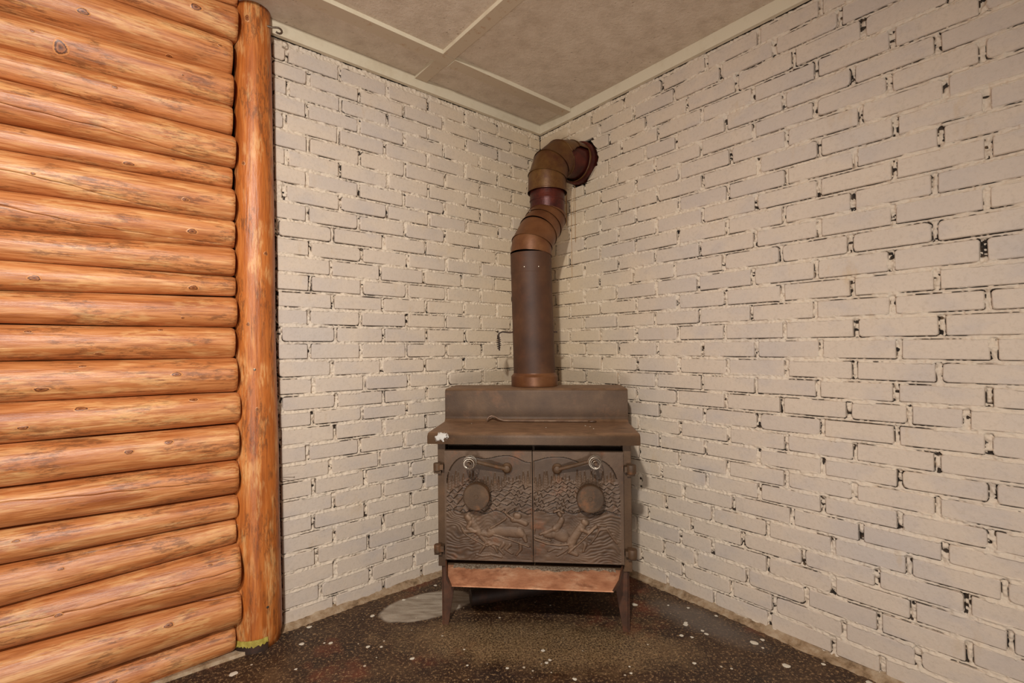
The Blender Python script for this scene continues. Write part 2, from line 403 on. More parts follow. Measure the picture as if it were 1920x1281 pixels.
# ================================================================== SETTING
# measured brick courses: [dz0, dz slope (0.1 mm), vertical joints along the wall in mm ...], bottom course first
ROWS = {"R":[[107,51,144,354,565,775,986,1195,1400,1533,1743,1954,2164],[63,65,223,433,644,850,1057,1214,1432,1621,1832,2042],[60,75,129,339,550,760,909,1118,1322,1528,1735,1946,2156],[89,63,201,412,622,841,982,1193,1403,1611,1817,2028,2238],[67,71,52,263,473,683,892,1103,1313,1525,1733,1944,2154],[31,73,142,353,563,773,983,1195,1403,1604,1808,2018,2229],[35,73,223,434,644,856,1070,1278,1484,1687,1898,2108],[9,44,121,332,542,752,961,1167,1377,1583,1785,1995,2206],[-10,34,219,429,639,839,1049,1261,1468,1674,1884,2094],[-36,42,114,324,535,745,958,1169,1379,1585,1788,1998,2208],[-58,0,215,426,636,845,1055,1265,1472,1676,1886,2096],[-60,31,116,326,537,747,955,1168,1379,1581,1783,1993,2203],[-90,42,209,420,630,834,1045,1251,1457,1613,1741,1951,2161],[-88,-6,121,320,524,733,947,1161,1369,1581,1787,1997,2207],[-78,-50,223,424,634,844,1055,1267,1475,1683,1894,2104],[-54,-80,117,322,527,739,950,1165,1379,1591,1798,2009,2219],[-52,-29,212,421,631,842,1045,1265,1480,1692,1902,2112],[-63,-25,104,312,519,730,941,1150,1364,1577,1789,1999,2209],[-79,-47,212,419,632,842,1051,1260,1473,1682,1892,2102],[-70,19,111,318,520,737,936,1157,1369,1577,1783,1993,2203],[-19,32,210,413,618,831,1045,1256,1469,1680,1890,2100],[-18,7,108,320,530,734,946,1167,1380,1584,1791,2002,2212],[-8,66,212,422,634,848,1061,1269,1479,1682,1892,2103],[-18,79,115,322,535,744,960,1174,1382,1589,1797,2007,2217],[11,26,219,426,636,854,1067,1279,1487,1698,1908,2118],[-6,19,112,323,541,752,964,1184,1386,1592,1796,2007,2217],[54,10,218,428,638,859,1079,1283,1504,1712,1922,2133],[26,49,112,322,529,739,957,1170,1376,1580,1788,1998,2208],[30,45,64,274,484,690,845,1062,1276,1486,1696,1907,2117],[53,-9,136,346,556,757,965,1169,1380,1591,1792,2003,2213],[53,69,66,276,487,695,899,1107,1310,1516,1726,1937,2147],[115,47,219,429,633,839,1046,1247,1452,1663,1873,2083],[64,82,223,374,578,782,986,1192,1396,1607,1817,2027,2237]],"L":[[-23,18,137,347,558,768,953,1165,1375,1586],[-17,6,175,385,595,806,1012,1222,1432],[13,-16,110,320,531,741,947,1162,1372,1583],[13,27,178,388,599,809,1022,1235,1446],[34,31,110,321,531,741,954,1164,1374,1585],[61,13,189,400,610,820,1032,1247,1457],[23,53,124,334,545,755,956,1168,1379,1589],[72,9,193,404,614,824,1034,1244,1454],[49,55,123,333,544,754,970,1179,1390,1600],[61,59,220,431,641,851,1058,1267,1477],[86,29,109,319,529,740,949,1160,1370,1580],[87,34,207,417,628,838,1046,1248,1458],[-10,27,106,316,526,737,948,1154,1364,1575],[-20,68,201,412,618,828,1035,1245,1455],[-18,8,112,322,529,744,959,1171,1381,1592],[-12,48,225,418,628,837,1050,1259,1469],[-8,13,99,310,520,734,946,1155,1366,1576],[-6,14,227,424,629,835,1050,1260,1471],[-28,3,113,323,526,735,951,1167,1378,1588],[-38,35,214,424,626,834,1044,1255,1465],[-4,2,125,336,537,747,959,1172,1382,1592],[-3,9,211,421,625,830,1043,1255,1465],[-19,5,110,320,523,736,945,1166,1376,1587],[16,-27,217,427,632,842,1056,1264,1474],[6,41,93,304,507,716,928,1135,1346,1557],[18,62,214,421,631,846,1055,1265,1476],[-3,66,90,300,509,717,924,1134,1341,1552],[25,56,212,421,628,839,1051,1260,1470],[70,4,97,307,513,723,935,1141,1347,1557],[50,28,210,423,634,841,1053,1264,1475],[27,12,86,301,506,720,922,1130,1335,1545],[0,-13,217,423,637,843,1050,1259,1469],[-29,18,84,304,511,720,924,1135,1340,1550]]}
COURSE, Z_FIRST, BH = 0.0677, 0.0312, 0.0575
HOLE_U, HOLE_Z, HOLE_R = 0.297, 2.007, 0.118

def wall_frame(side):
    d = dR if side == 'R' else dL
    n = dL if side == 'R' else dR            # into the room
    return Matrix(((d[0], n[0], 0, C0[0]), (d[1], n[1], 0, C0[1]), (0, 0, 1, 0), (0, 0, 0, 1)))   # local: x along, y into room, z up

def row_z(side, r, u):
    a, b = ROWS[side][r][:2]
    return Z_FIRST + r * COURSE + (a + b * (min(max(u, .0), 1.95) - .9)) * 1e-4

def wall_end(side, z):
    return 2.75 if side == 'R' else 1.362 + .034 * z / 2.25

def make_wall(side, name, label):
    M = wall_frame(side); hand = 1 if side == 'R' else -1
    u_fine = 2.02 if side == 'R' else 1.47
    st = .0026; z_top = 2.262
    nu, nz = int(u_fine / st) + 1, int((z_top + .004) / st) + 1
    U = np.arange(nu) * st; Z = np.arange(nz) * st - .004
    D = np.full((nz, nu), .02); EZ = np.zeros((nz, nu)); EX = np.zeros((nz, nu))
    rr = np.random.default_rng(11 if side == 'R' else 23)
    bricks = []
    for r in range(33):
        js = [0.0] + [j / 1000 for j in ROWS[side][r][2:]]
        while side == 'R' and js[-1] < 2.74: js.append(js[-1] + .2103)
        for a, b in zip(js[:-1], js[1:]):
            ua = a + (.0080 if a > 0 else .001); ub = b - .0080
            ua += rr.uniform(-.001, .0015); ub -= rr.uniform(-.001, .0015)
            uc = (ua + ub) / 2; zc = row_z(side, r, uc)
            if r == 0: zc += .001
            end = wall_end(side, zc) - (.005 if side == 'L' else 0)
            if ua > end - .03: continue
            ub = min(ub, end); 
            if ub - ua < .02: continue
            uc = (ua + ub) / 2
            slope = (row_z(side, r, ub) - row_z(side, r, ua)) / (ub - ua)
            h0 = (row_z(side, min(r + 1, 32), uc) - row_z(side, r, uc)) if r < 32 else COURSE
            h1 = (row_z(side, r, uc) - row_z(side, r - 1, uc)) if r > 0 else COURSE
            hh = (h0 + h1) / 2 - .0124
            bricks.append((uc, zc + (h0 - h1) / 4, (ub - ua) / 2, hh / 2, slope, rr.choice([.003, .004, .006, .010]), r))
    for (uc, zc, hw, hh, sl, rc, r) in bricks:
        i0, i1 = int((uc - hw - .02) / st), int((uc + hw + .02) / st) + 2
        j0, j1 = int((zc - hh - .02 + .004) / st), int((zc + hh + .02 + .004) / st) + 2
        i0 = max(i0, 0); j0 = max(j0, 0); i1 = min(i1, nu); j1 = min(j1, nz)
        if i0 >= i1 or j0 >= j1: continue
        uu, zz = np.meshgrid(U[i0:i1] - uc, Z[j0:j1] - zc)
        zz = zz - sl * uu
        qx = np.abs(uu) - hw + rc; qz = np.abs(zz) - hh + rc
        d = np.hypot(np.maximum(qx, 0), np.maximum(qz, 0)) + np.minimum(np.maximum(qx, qz), 0) - rc
        sub = D[j0:j1, i0:i1]; m = d < sub
        sub[m] = d[m]
        EZ[j0:j1, i0:i1][m] = np.where(qz > qx, np.sign(zz), 0)[m]
        EX[j0:j1, i0:i1][m] = np.where(qx > qz, np.sign(uu), 0)[m]
    s0 = 100 if side == 'R' else 200
    nA = vnoise(D.shape, (2.2, 2.6), s0 + 1); nB = vnoise(D.shape, (7, 9), s0 + 2); nC = vnoise(D.shape, (14, 30), s0 + 3)
    nD = vnoise(D.shape, (4, 16), s0 + 4); nE = vnoise(D.shape, (5, 5), s0 + 5)
    D = D + (nA - .5) * .0012 + (nD - .5) * .0022
    H = -.0022 + (nA - .5) * .0060 + (nB - .5) * .0050
    perp = EX != 0
    H = np.where(perp & (D > -.002), H - .0035 - .007 * np.clip(nE * 2 - .75, 0, 1), H)
    side_w = np.where(EZ < 0, .95, np.where(EZ > 0, .45, .9))
    gm = np.clip((nC * .55 + nD * .45 + side_w * .34 - .60) * 5, 0, 1) * (.35 + .65 * nA)
    wid = .0016 + .0016 * np.clip(nC * 2 - .9, 0, 1)
    g = np.exp(-((D - .0012) / wid) ** 2) * gm
    H = H - g * .010
    # mortar smears that ride over the brick arris
    H = H + np.exp(-((D + .0008) / .0026) ** 2) * np.clip(.6 - gm, 0, 1) * .0085 * (.4 + 1.2 * nD)
    H = np.minimum(H, .0030)
    dirt = np.clip(g * 1.25 * np.clip(gm * 1.5, 0, 1), 0, 1)
    dirt = np.where(perp & (D > -.001), np.maximum(dirt, np.clip((nE - .62) * 4, 0, .9) * (nA > .35)), dirt)
    UU, ZZ = np.meshgrid(U, Z)
    if side == 'R':
        rad = np.hypot(UU - HOLE_U, ZZ - HOLE_Z) + (nB - .5) * .03 + (nA - .5) * .012
        inside = rad < HOLE_R
        H = np.where(inside, -.055, H); dirt = np.where(rad < HOLE_R + .008, 1.0, dirt)
    else:
        e = wall_end('L', ZZ) - .001 + (nB - .5) * .014 + (nD - .5) * .008
        H = np.where(UU > e, -.016 + (nB - .5) * .012, H); dirt = np.where(UU > e - .002, np.clip(-.1 + nA + nB * .6, 0, 1), dirt)
    # under the trim the joint is open and dark in places
    tm = (ZZ > 2.2455) & (nC > .45)
    dirt = np.where(tm, .8, dirt); H = np.where(tm, H - .004, H)
    H = np.where(D < -.0035, np.minimum(H, -.009), H)
    V = np.stack([UU, H, ZZ], -1).reshape(-1, 3)
    idx = np.arange(nu * nz).reshape(nz, nu)
    q = np.stack([idx[:-1, :-1], idx[:-1, 1:], idx[1:, 1:], idx[1:, :-1]], -1)
    keep = np.maximum.reduce([D[:-1, :-1], D[:-1, 1:], D[1:, 1:], D[1:, :-1]]) > -.006
    if side == 'R': keep |= (rad < HOLE_R + .03)[:-1, :-1]
    Q = q[keep]
    if side == 'R': Q = Q[:, ::-1]
    used = np.unique(Q); remap = np.full(nu * nz, -1); remap[used] = np.arange(len(used))
    V = V[used]; Q = remap[Q]; dv = dirt.reshape(-1)[used]
    # solid backing behind the face, and the plain continuation outside the finely modelled stretch
    n0 = len(V)
    e1 = 2.75 if side == 'R' else 1.47
    bv = [(-.12, -.07), (e1, -.07), (e1, -.19), (-.12, -.19)]
    BV = np.array([(x, y, z) for z in (-.02, 2.30) for x, y in bv])
    BQ = np.array([(0, 1, 2, 3), (7, 6, 5, 4), (0, 4, 5, 1), (1, 5, 6, 2), (2, 6, 7, 3), (3, 7, 4, 0)])
    if side == 'R':
        B2 = np.array([(x, y, z) for z in (-.004, 2.262) for x, y in ((2.01, -.004), (e1, -.004), (e1, -.07), (2.01, -.07))])
        BV = np.vstack([BV, B2]); BQ = np.vstack([BQ, BQ + 8])
    V = np.vstack([V, BV]); Q = np.vstack([Q, BQ + n0]); dv = np.concatenate([dv, np.zeros(len(BV))])
    me = fast_mesh(name, V, Q)
    at = me.attributes.new('dirt', 'FLOAT', 'POINT')
    if len(me.vertices) == len(dv): at.data.foreach_set('value', dv.astype(np.float32))
    wall = struct(link(name, me, M_MORTAR)); wall.matrix_world = M
    # ---- bricks
    def brick_geo(b):
        uc, zc, hw, hh, sl, rc, r = b
        pts = []
        for sx_, sz in ((1, -1), (1, 1), (-1, 1), (-1, -1)):
            c_ = rr.uniform(.7, 1.5) * rc
            a_ = (sx_ * hw, sz * (hh - c_)); b_ = (sx_ * (hw - c_), sz * hh)
            mid = (sx_ * (hw - c_ * .28), sz * (hh - c_ * .28))
            pts += ([a_, mid, b_] if sx_ * sz > 0 else [b_, mid, a_])
        pts = [(x + rr.uniform(-.0007, .0007), z + rr.uniform(-.0009, .0009)) for x, z in pts]
        cut = False
        if side == 'R' and math.hypot(uc - HOLE_U, zc - HOLE_Z) < HOLE_R + hw + .02:
            far = [p for p in pts if math.hypot(p[0] + uc - HOLE_U, p[1] + zc - HOLE_Z) < HOLE_R]
            if math.hypot(uc - HOLE_U, zc - HOLE_Z) < .05 or len(far) > 9: return None
            if far or (abs(zc - HOLE_Z) < HOLE_R and abs(uc - HOLE_U) < HOLE_R + hw):
                den = []
                for i in range(len(pts)):
                    a_, b_ = pts[i], pts[(i + 1) % len(pts)]
                    nseg = max(1, int(math.dist(a_, b_) / .012))
                    den += [(a_[0] + (b_[0] - a_[0]) * t / nseg, a_[1] + (b_[1] - a_[1]) * t / nseg) for t in range(nseg)]
                out = []
                for x, z in den:
                    X, Zq = x + uc - HOLE_U, z + zc - HOLE_Z; q_ = math.hypot(X, Zq)
                    R_ = HOLE_R + rr.uniform(-.004, .006)
                    if q_ < R_:
                        # slide along the brick towards its own centre until outside the hole
                        sgn = 1 if uc > HOLE_U else -1
                        X = sgn * math.sqrt(max(R_ * R_ - Zq * Zq, 0)); x = X + HOLE_U - uc
                    out.append((min(max(x, -hw), hw), z))
                if max(p[0] for p in out) - min(p[0] for p in out) < .02: return None
                pts = out
        n = len(pts); lift = rr.uniform(-.0006, .0014); tx, tz = rr.uniform(-.006, .006), rr.uniform(-.012, .012)
        V = []
        for k_, (inset, dy) in enumerate(((.0022, 0), (0, -.0022), (-.0006, -.014))):
            for x, z in pts:
                L_ = math.hypot(x, z)
                x2 = x - math.copysign(min(inset, abs(x)), x) if k_ == 0 else x + (x / hw) * (-inset)
                z2 = z - math.copysign(min(inset, abs(z)), z) if k_ == 0 else z + (z / hh) * (-inset)
                V.append((x2, lift + dy + tx * x2 + tz * z2, z2 + sl * x2))
        Fc = [tuple(range(n))]
        for k_ in range(2):
            Fc += [(k_ * n + i, (k_ + 1) * n + i, (k_ + 1) * n + (i + 1) % n, k_ * n + (i + 1) % n) for i in range(n)]
        if side == 'R': Fc = [f[::-1] for f in Fc]
        return V, Fc
    # the 300 nearest (largest) ones stand as single parts, the rest joined
    def size(b):
        P = C0 + (dR if side == 'R' else dL) * b[0]
        return -P[1] if b[0] < 1.98 or side == 'L' else -9
    order = sorted(bricks, key=size, reverse=True)
    sel = set(id(b) for b in order[:300])
    rest = MB(); cnt = 0
    for b in bricks:
        g_ = brick_geo(b)
        if g_ is None: continue
        if id(b) in sel:
            o = part('brick', g_[0], [f[::-1] for f in g_[1]], M_BRICK, wall); o.location = (b[0], 0, b[1])
        else:
            rest.add([(x + b[0], y, z + b[1]) for x, y, z in g_[0]], [f[::-1] for f in g_[1]]); cnt += 1
    if cnt:
        o = part('brick', rest.V, rest.F, M_BRICK, wall); o['kind'] = 'stuff'
    # mortar cove smeared along the foot of the wall
    nn = int(e1 / .012); V = []; Fc = []
    for i in range(nn + 1):
        u = i * e1 / nn
        hgt = .010 + rr.uniform(0, .006) + .006 * math.sin(u * 9) ** 2; dep = .022 + rr.uniform(0, .008) + .008 * math.sin(u * 5 + 1) ** 2
        V += [(u, -.01, hgt + .004), (u, .001, hgt), (u, dep * .45, hgt * .45 + rr.uniform(0, .002)), (u, dep, -.001)]
    for i in range(nn):
        for k_ in range(3):
            Fc.append((i * 4 + k_, i * 4 + k_ + 1, (i + 1) * 4 + k_ + 1, (i + 1) * 4 + k_) if side == 'R' else
                      (i * 4 + k_, (i + 1) * 4 + k_, (i + 1) * 4 + k_ + 1, i * 4 + k_ + 1))
    part('mortar_cove', V, Fc, M_COVE, wall, True)
    return wall

wall_r = make_wall('R', 'wall_right', '')
wall_b = make_wall('L', 'wall_back', '')

# floor
fv = []; nx, ny = 60, 60
for j in range(ny + 1):
    for i in range(nx + 1):
        x, y = -3.2 + 6.4 * i / nx, -1.6 + 4.8 * j / ny
        fv.append((x, y, 0.0))
ff = [(j * (nx + 1) + i, j * (nx + 1) + i + 1, (j + 1) * (nx + 1) + i + 1, (j + 1) * (nx + 1) + i) for j in range(ny) for i in range(nx)]
fl = MB(); fl.box(-3.2, 3.2, -1.6, 3.2, -.10, 0.0)
floor = struct(fl.build('floor', M_FLOOR))
def flat_blob(mb, x, y, r, sq=1.0, rot=0.0, h=.0012):
    n = 9; V = [(x, y, h)]
    for k_ in range(n):
        a = 2 * math.pi * k_ / n; q_ = r * random.uniform(.75, 1.2)
        dx, dy = math.cos(a) * q_, math.sin(a) * q_ * sq
        V.append((x + dx * math.cos(rot) - dy * math.sin(rot), y + dx * math.sin(rot) + dy * math.cos(rot), .0002))
    mb.add(V, [(0, 1 + k_, 1 + (k_ + 1) % n) for k_ in range(n)])
sp_mb = MB()
SPOTS = [[-0.465,2.032,0.0107,0.9],[-0.78,1.841,0.0116,0.9],[-0.562,1.913,0.0121,0.9],[-0.35,1.649,0.0104,0.9],[-0.52,1.716,0.009,0.9],[-0.473,1.715,0.0072,0.9],[-0.661,1.74,0.0092,0.9],[-0.764,1.735,0.011,0.9],[-0.723,1.6,0.0067,0.9],[-0.918,1.58,0.015,0.9],[-0.684,1.74,0.0055,0.9],[-0.159,1.611,0.0051,0.9],[0.097,1.685,0.0107,0.9],[0.189,1.539,0.0097,0.9],[0.373,1.564,0.0066,0.9],[0.49,1.977,0.0146,0.9],[0.651,1.845,0.0097,0.9],[0.646,1.831,0.0116,0.9],[0.607,1.764,0.0093,0.9],[0.701,1.772,0.0093,0.9],[0.693,1.792,0.0076,0.9],[0.846,1.716,0.0163,0.9],[0.884,1.734,0.0091,0.9],[0.889,1.592,0.0151,0.9],[0.786,1.89,0.008,0.9],[0.698,1.949,0.0082,0.9],[0.595,1.61,0.0085,0.9],[1.016,1.599,0.0084,0.9],[1.102,1.511,0.0111,0.9],[-0.178,1.696,0.0054,0.9],[0.117,1.634,0.0069,0.9],[0.105,1.62,0.0085,0.9],[0.64,1.754,0.0074,0.9],[0.625,1.97,0.0062,0.9],[-0.352,2.153,0.0091,0.9],[-0.281,2.095,0.0066,0.9],[0.862,1.688,0.0071,0.9],[0.376,1.597,0.0051,0.9],[-0.026,1.595,0.0067,0.9]]
for x, y, r, q_ in SPOTS: flat_blob(sp_mb, x, y, r * .85, q_, random.uniform(-.6, .6))
o = part('paint_spot', sp_mb.V, sp_mb.F, M_SPOT, floor); o['kind'] = 'stuff'

# ceiling with its battens and fascia boards
cb = MB(); cb.box(-3.2, 3.2, -1.6, 3.4, CEIL, CEIL + .04)
ceil_o = struct(cb.build('ceiling', M_CEIL))
def on_ceiling(mb, u0, u1, v0, v1, z0, z1):
    """box between distances u (along the left brick wall) and v (along the right wall)"""
    P = [C0 + dL * u + dR * v for u, v in ((u0, v0), (u1, v0), (u1, v1), (u0, v1))]
    V = [(p[0], p[1], z) for z in (z0, z1) for p in P]
    return mb.add(V, [(0, 3, 2, 1), (4, 5, 6, 7), (0, 1, 5, 4), (1, 2, 6, 5), (2, 3, 7, 6), (3, 0, 4, 7)])
def batten(u0, u1, v0, v1, z0=CEIL - .017, lit=None):
    mb = MB(); on_ceiling(mb, u0, u1, v0, v1, z0, CEIL)
    o = mb.build('ceiling_batten', M_BATTEN, ceil_o)
    o.data.materials.append(M_TRIM)
    for p_ in o.data.polygons:
        if abs(p_.normal.z) < .5: p_.material_index = 1
    return o
batten(.737, 1.9, .2, .260)
batten(.022, .735, .196, .256, CEIL - .019)
batten(.740, .797, .262, 2.6)
batten(.741, .799, .022, .198, CEIL - .015)
batten(.738, .796, 2.62, 2.62 + .9)
t1 = MB(); on_ceiling(t1, -.0, 1.50, .001, .020, 2.247, CEIL); struct(t1.build('trim_1', M_TRIM, None, bevel=.0015))
t2 = MB(); on_ceiling(t2, .001, .020, .0205, 2.75, 2.247, CEIL); struct(t2.build('trim_2', M_TRIM, None, bevel=.0015))

# ------------------------------------------------------------------ log wall
PC = np.array([-.932, 1.759]); ANG = math.radians(53.5)
dW = np.array([-math.sin(ANG), -math.cos(ANG)]); nW = np.array([math.cos(ANG), -math.sin(ANG)])
LOGS = [[2.3321, 0.0587, 2.2989, 0.05], [2.209, 0.0643, 2.2021, 0.0468], [2.0872, 0.0575, 2.0871, 0.0682], [1.9723, 0.0574, 1.9677, 0.0512], [1.8634, 0.0516, 1.8715, 0.045], [1.7546, 0.0572, 1.7647, 0.0617], [1.6599, 0.0376, 1.6642, 0.0388], [1.5663, 0.056, 1.5685, 0.0569], [1.4614, 0.0488, 1.4562, 0.0553], [1.3634, 0.0492, 1.3578, 0.0431], [1.2783, 0.0359, 1.2716, 0.0431], [1.1872, 0.0552, 1.1818, 0.0468], [1.0797, 0.0523, 1.0816, 0.0535], [0.9687, 0.0587, 0.9711, 0.0571], [0.8527, 0.0572, 0.8555, 0.0585], [0.7328, 0.0627, 0.7364, 0.0606], [0.6108, 0.0593, 0.6175, 0.0582], [0.5077, 0.0438, 0.5108, 0.0484], [0.4215, 0.0424, 0.4036, 0.0588], [0.3006, 0.0785, 0.2854, 0.0594], [0.1591, 0.063, 0.152, 0.0741], [0.0526, 0.0435, 0.0225, 0.0554]]
KNOTS = [[2,0.4725,-20.5,0.0216,0.0128],[3,0.5813,0.7,0.0082,0.0053],[4,0.4,-1.4,0.0111,0.0066],[6,0.3666,-30.2,0.0225,0.0077],[6,0.252,33.0,0.0094,0.005],[7,0.5784,-8.7,0.0072,0.0053],[7,0.2208,-17.9,0.0143,0.0091],[8,0.2015,-13.5,0.0216,0.0122],[9,0.411,18.0,0.0077,0.0047],[10,0.5764,-10.4,0.0207,0.0114],[10,0.1978,-21.7,0.0216,0.0112],[11,0.2279,-25.4,0.0071,0.005],[11,0.4201,-47.5,0.0132,0.0047],[12,0.5886,34.3,0.0123,0.0061],[12,0.2861,47.0,0.0116,0.0059],[1,0.1913,-11.3,0.0241,0.0143],[2,0.1222,6.4,0.0099,0.0063],[2,0.2633,-73.3,0.0129,0.008],[3,0.228,-12.4,0.0059,0.004],[13,0.4734,44.2,0.014,0.0055],[13,0.2441,8.5,0.0213,0.011],[13,0.5596,-24.1,0.025,0.0106],[14,0.197,40.2,0.0192,0.0092],[14,0.4759,30.4,0.0237,0.0101],[14,0.5955,-12.1,0.0184,0.0078],[15,0.2652,25.6,0.0176,0.01],[15,0.3647,9.3,0.0169,0.0096],[17,0.6104,21.4,0.0122,0.0052],[18,0.5179,20.9,0.0116,0.0054],[19,0.1536,35.2,0.0122,0.0052],[19,0.5218,11.3,0.0137,0.0072],[20,0.2652,23.1,0.0199,0.01],[21,0.4014,21.2,0.0167,0.0085],[12,0.4382,-39.8,0.0131,0.0056],[3,0.5232,-26.8,0.0232,0.0305]]
UR, UL = .0790, .6520
wl = MB()
wl.box(-.06, 2.3, -.14, -.030, 0.0, CEIL)
wall_l = struct(wl.build('wall_left', M_DARK))
wall_l.matrix_world = Matrix(((dW[0], nW[0], 0, PC[0]), (dW[1], nW[1], 0, PC[1]), (0, 0, 1, 0), (0, 0, 0, 1)))
CRACKS = {5: [(.6469, -22), (.4198, -28.4), (.1851, -63.7)], 7: [(.6462, -9.6), (.5159, -23.2), (.3885, -48.8), (.2517, -70)],
          8: [(.6462, 3.3), (.5099, -19.4), (.3153, -45), (.1154, -55.3)], 10: [(.30, 66), (.2589, 60.2), (.0866, 38.3)],
          16: [(.6439, 27), (.5075, 17.9), (.3543, 10.2), (.03, 1.)], 19: [(.6418, 17.6), (.5343, 13.7), (.3856, 7.9), (.03, 8.1)],
          18: [(.40, 55), (.2446, 50), (.0892, 46)], 20: [(.2, 75), (.11, 52), (.06, 45)]}
ENDS = [447, 446, 434, 436, 434, 441, 434, 439, 439, 439, 441, 443, 439, 444, 450, 447, 446, 445, 441, 449, 451, 439]
def log_r(i, u):
    zr, r0, zl, r1 = LOGS[i]; t = (u - UR) / (UL - UR); t = min(t, 1.6)
    return zr + (zl - zr) * t, max(r0 + (r1 - r0) * t, .03)
def make_log(i):
    rl = np.random.default_rng(500 + i)
    cr_ = CRACKS.get(i)
    x0, x1 = .062 + (450 - ENDS[i]) * .00131, 2.2; nr = 110
    xs = np.concatenate([np.concatenate([np.linspace(x0, x0 + .014, 5)[:-1], np.linspace(x0 + .014, .75, 76)]), np.linspace(.78, x1, nr - 80)])
    if cr_:
        base = [0, .8, -.8, 2.4, -2.4, 7, -7, 13, -13, 21, -21]; rem = np.linspace(30, 330, 30)
        offs = np.array(sorted([b % 360 for b in base] + list(rem)))
    else: offs = np.linspace(0, 360, 36, endpoint=False)
    ph = rl.uniform(0, 6.28, 6); V = []; ck = []
    for x in xs:
        zc, R_ = log_r(i, x)
        R_ *= 1.0 + .018 * math.sin(x * 5 + ph[0]) + .012 * math.sin(x * 11 + ph[1])
        if x < x0 + .014: R_ *= 1 - .10 * ((x0 + .014 - x) / .014) ** 2
        th0 = 0; amp = 0
        if cr_:
            cx_ = [c_[0] for c_ in cr_][::-1] if cr_[0][0] > cr_[-1][0] else [c_[0] for c_ in cr_]
            ca = [c_[1] for c_ in cr_][::-1] if cr_[0][0] > cr_[-1][0] else [c_[1] for c_ in cr_]
            th0 = float(np.interp(x, cx_, ca)) + 1.2 * math.sin(x * 60 + ph[3]) + .7 * math.sin(x * 23)
            amp = np.clip(min((x - cx_[0] + .02) / .05, ((cx_[-1] - x) / .08 + 1) if cx_[-1] < .6 else 1), 0, 1)
        for of in offs:
            a = math.radians(th0 + of)
            rr_ = R_ * (1 + .022 * math.sin(2 * a + ph[2] + x * 1.5) + .012 * math.sin(5 * a + ph[4] + x * 3))
            d_ = min(of, 360 - of); c_ = 0
            if cr_ and d_ < 2: c_ = (1.0 if d_ < .5 else .25) * amp; rr_ -= .007 * amp * (1 if d_ < .5 else .12)
            V.append((x, math.cos(a) * rr_, math.sin(a) * rr_ + zc - LOGS[i][0])); ck.append(c_)
    n = len(offs); Fc = []
    for j in range(nr - 1):
        for k_ in range(n):
            l_ = (k_ + 1) % n
            Fc.append((j * n + k_, j * n + l_, (j + 1) * n + l_, (j + 1) * n + k_))
    Fc.append(tuple(range(n))[::-1]); Fc.append(tuple((nr - 1) * n + k_ for k_ in range(n)))
    me = mesh('log', V, Fc, True)
    bm = bmesh.new(); bm.from_mesh(me); bmesh.ops.recalc_face_normals(bm, faces=bm.faces); bm.to_mesh(me); bm.free()
    me.attributes.new('crack', 'FLOAT', 'POINT').data.foreach_set('value', np.array(ck, np.float32))
    o = link('log', me, M_LOG, wall_l); o.location = (.0, .018, LOGS[i][0])
    return o, ph
log_objs = [make_log(i) for i in range(22)]
def knot_mesh(fn, name, mat, parent, ru, ra, branch=False):
    """fn(du, da) -> point on the host surface, du along, da across (metres)"""
    V = [fn(0, 0, .0016)]; K = [0.0]; rings, seg = 5, 16
    for j in range(1, rings + 1):
        for k_ in range(seg):
            a = 2 * math.pi * k_ / seg; t = j / rings; wob = 1 + .10 * math.sin(3 * a + ru * 900)
            lift = .0016 if t < .5 else (.0013 if t < .9 else .0004)
            V.append(fn(math.cos(a) * ru * t * wob, math.sin(a) * ra * t * wob, lift)); K.append(t)
    Fc = [(0, 1 + k_, 1 + (k_ + 1) % seg) for k_ in range(seg)]
    for j in range(rings - 1):
        for k_ in range(seg):
            l_ = (k_ + 1) % seg
            Fc.append((1 + j * seg + k_, 1 + (j + 1) * seg + k_, 1 + (j + 1) * seg + l_, 1 + j * seg + l_))
    me = mesh(name, V, Fc, True)
    me.attributes.new('kr', 'FLOAT', 'POINT').data.foreach_set('value', np.array(K, np.float32))
    return link(name, me, mat, parent)
for (i, u, ang, ru, ra) in KNOTS:
    o, ph = log_objs[i]
    def fn(du, da, lift, i=i, u=u, ang=ang, ph=ph):
        x = u + du; zc, R_ = log_r(i, x)
        R_ *= 1.0 + .018 * math.sin(x * 5 + ph[0]) + .012 * math.sin(x * 11 + ph[1])
        a = math.radians(ang) + da / R_
        rr_ = R_ * (1 + .022 * math.sin(2 * a + ph[2] + x * 1.5) + .012 * math.sin(5 * a + ph[4] + x * 3)) + lift
        return (x, math.cos(a) * rr_, math.sin(a) * rr_ + zc - LOGS[i][0])
    knot_mesh(fn, 'knot', M_KNOT, o, ru * .8, ra * .8)
# thin pale sill line under the lowest log
sl = MB(); sl.prism([(-.03, 0), (.068, 0), (.064, .010), (-.03, .014)], 0, .05, 2.2); sl.build('sill_strip', M_COVE, wall_l)

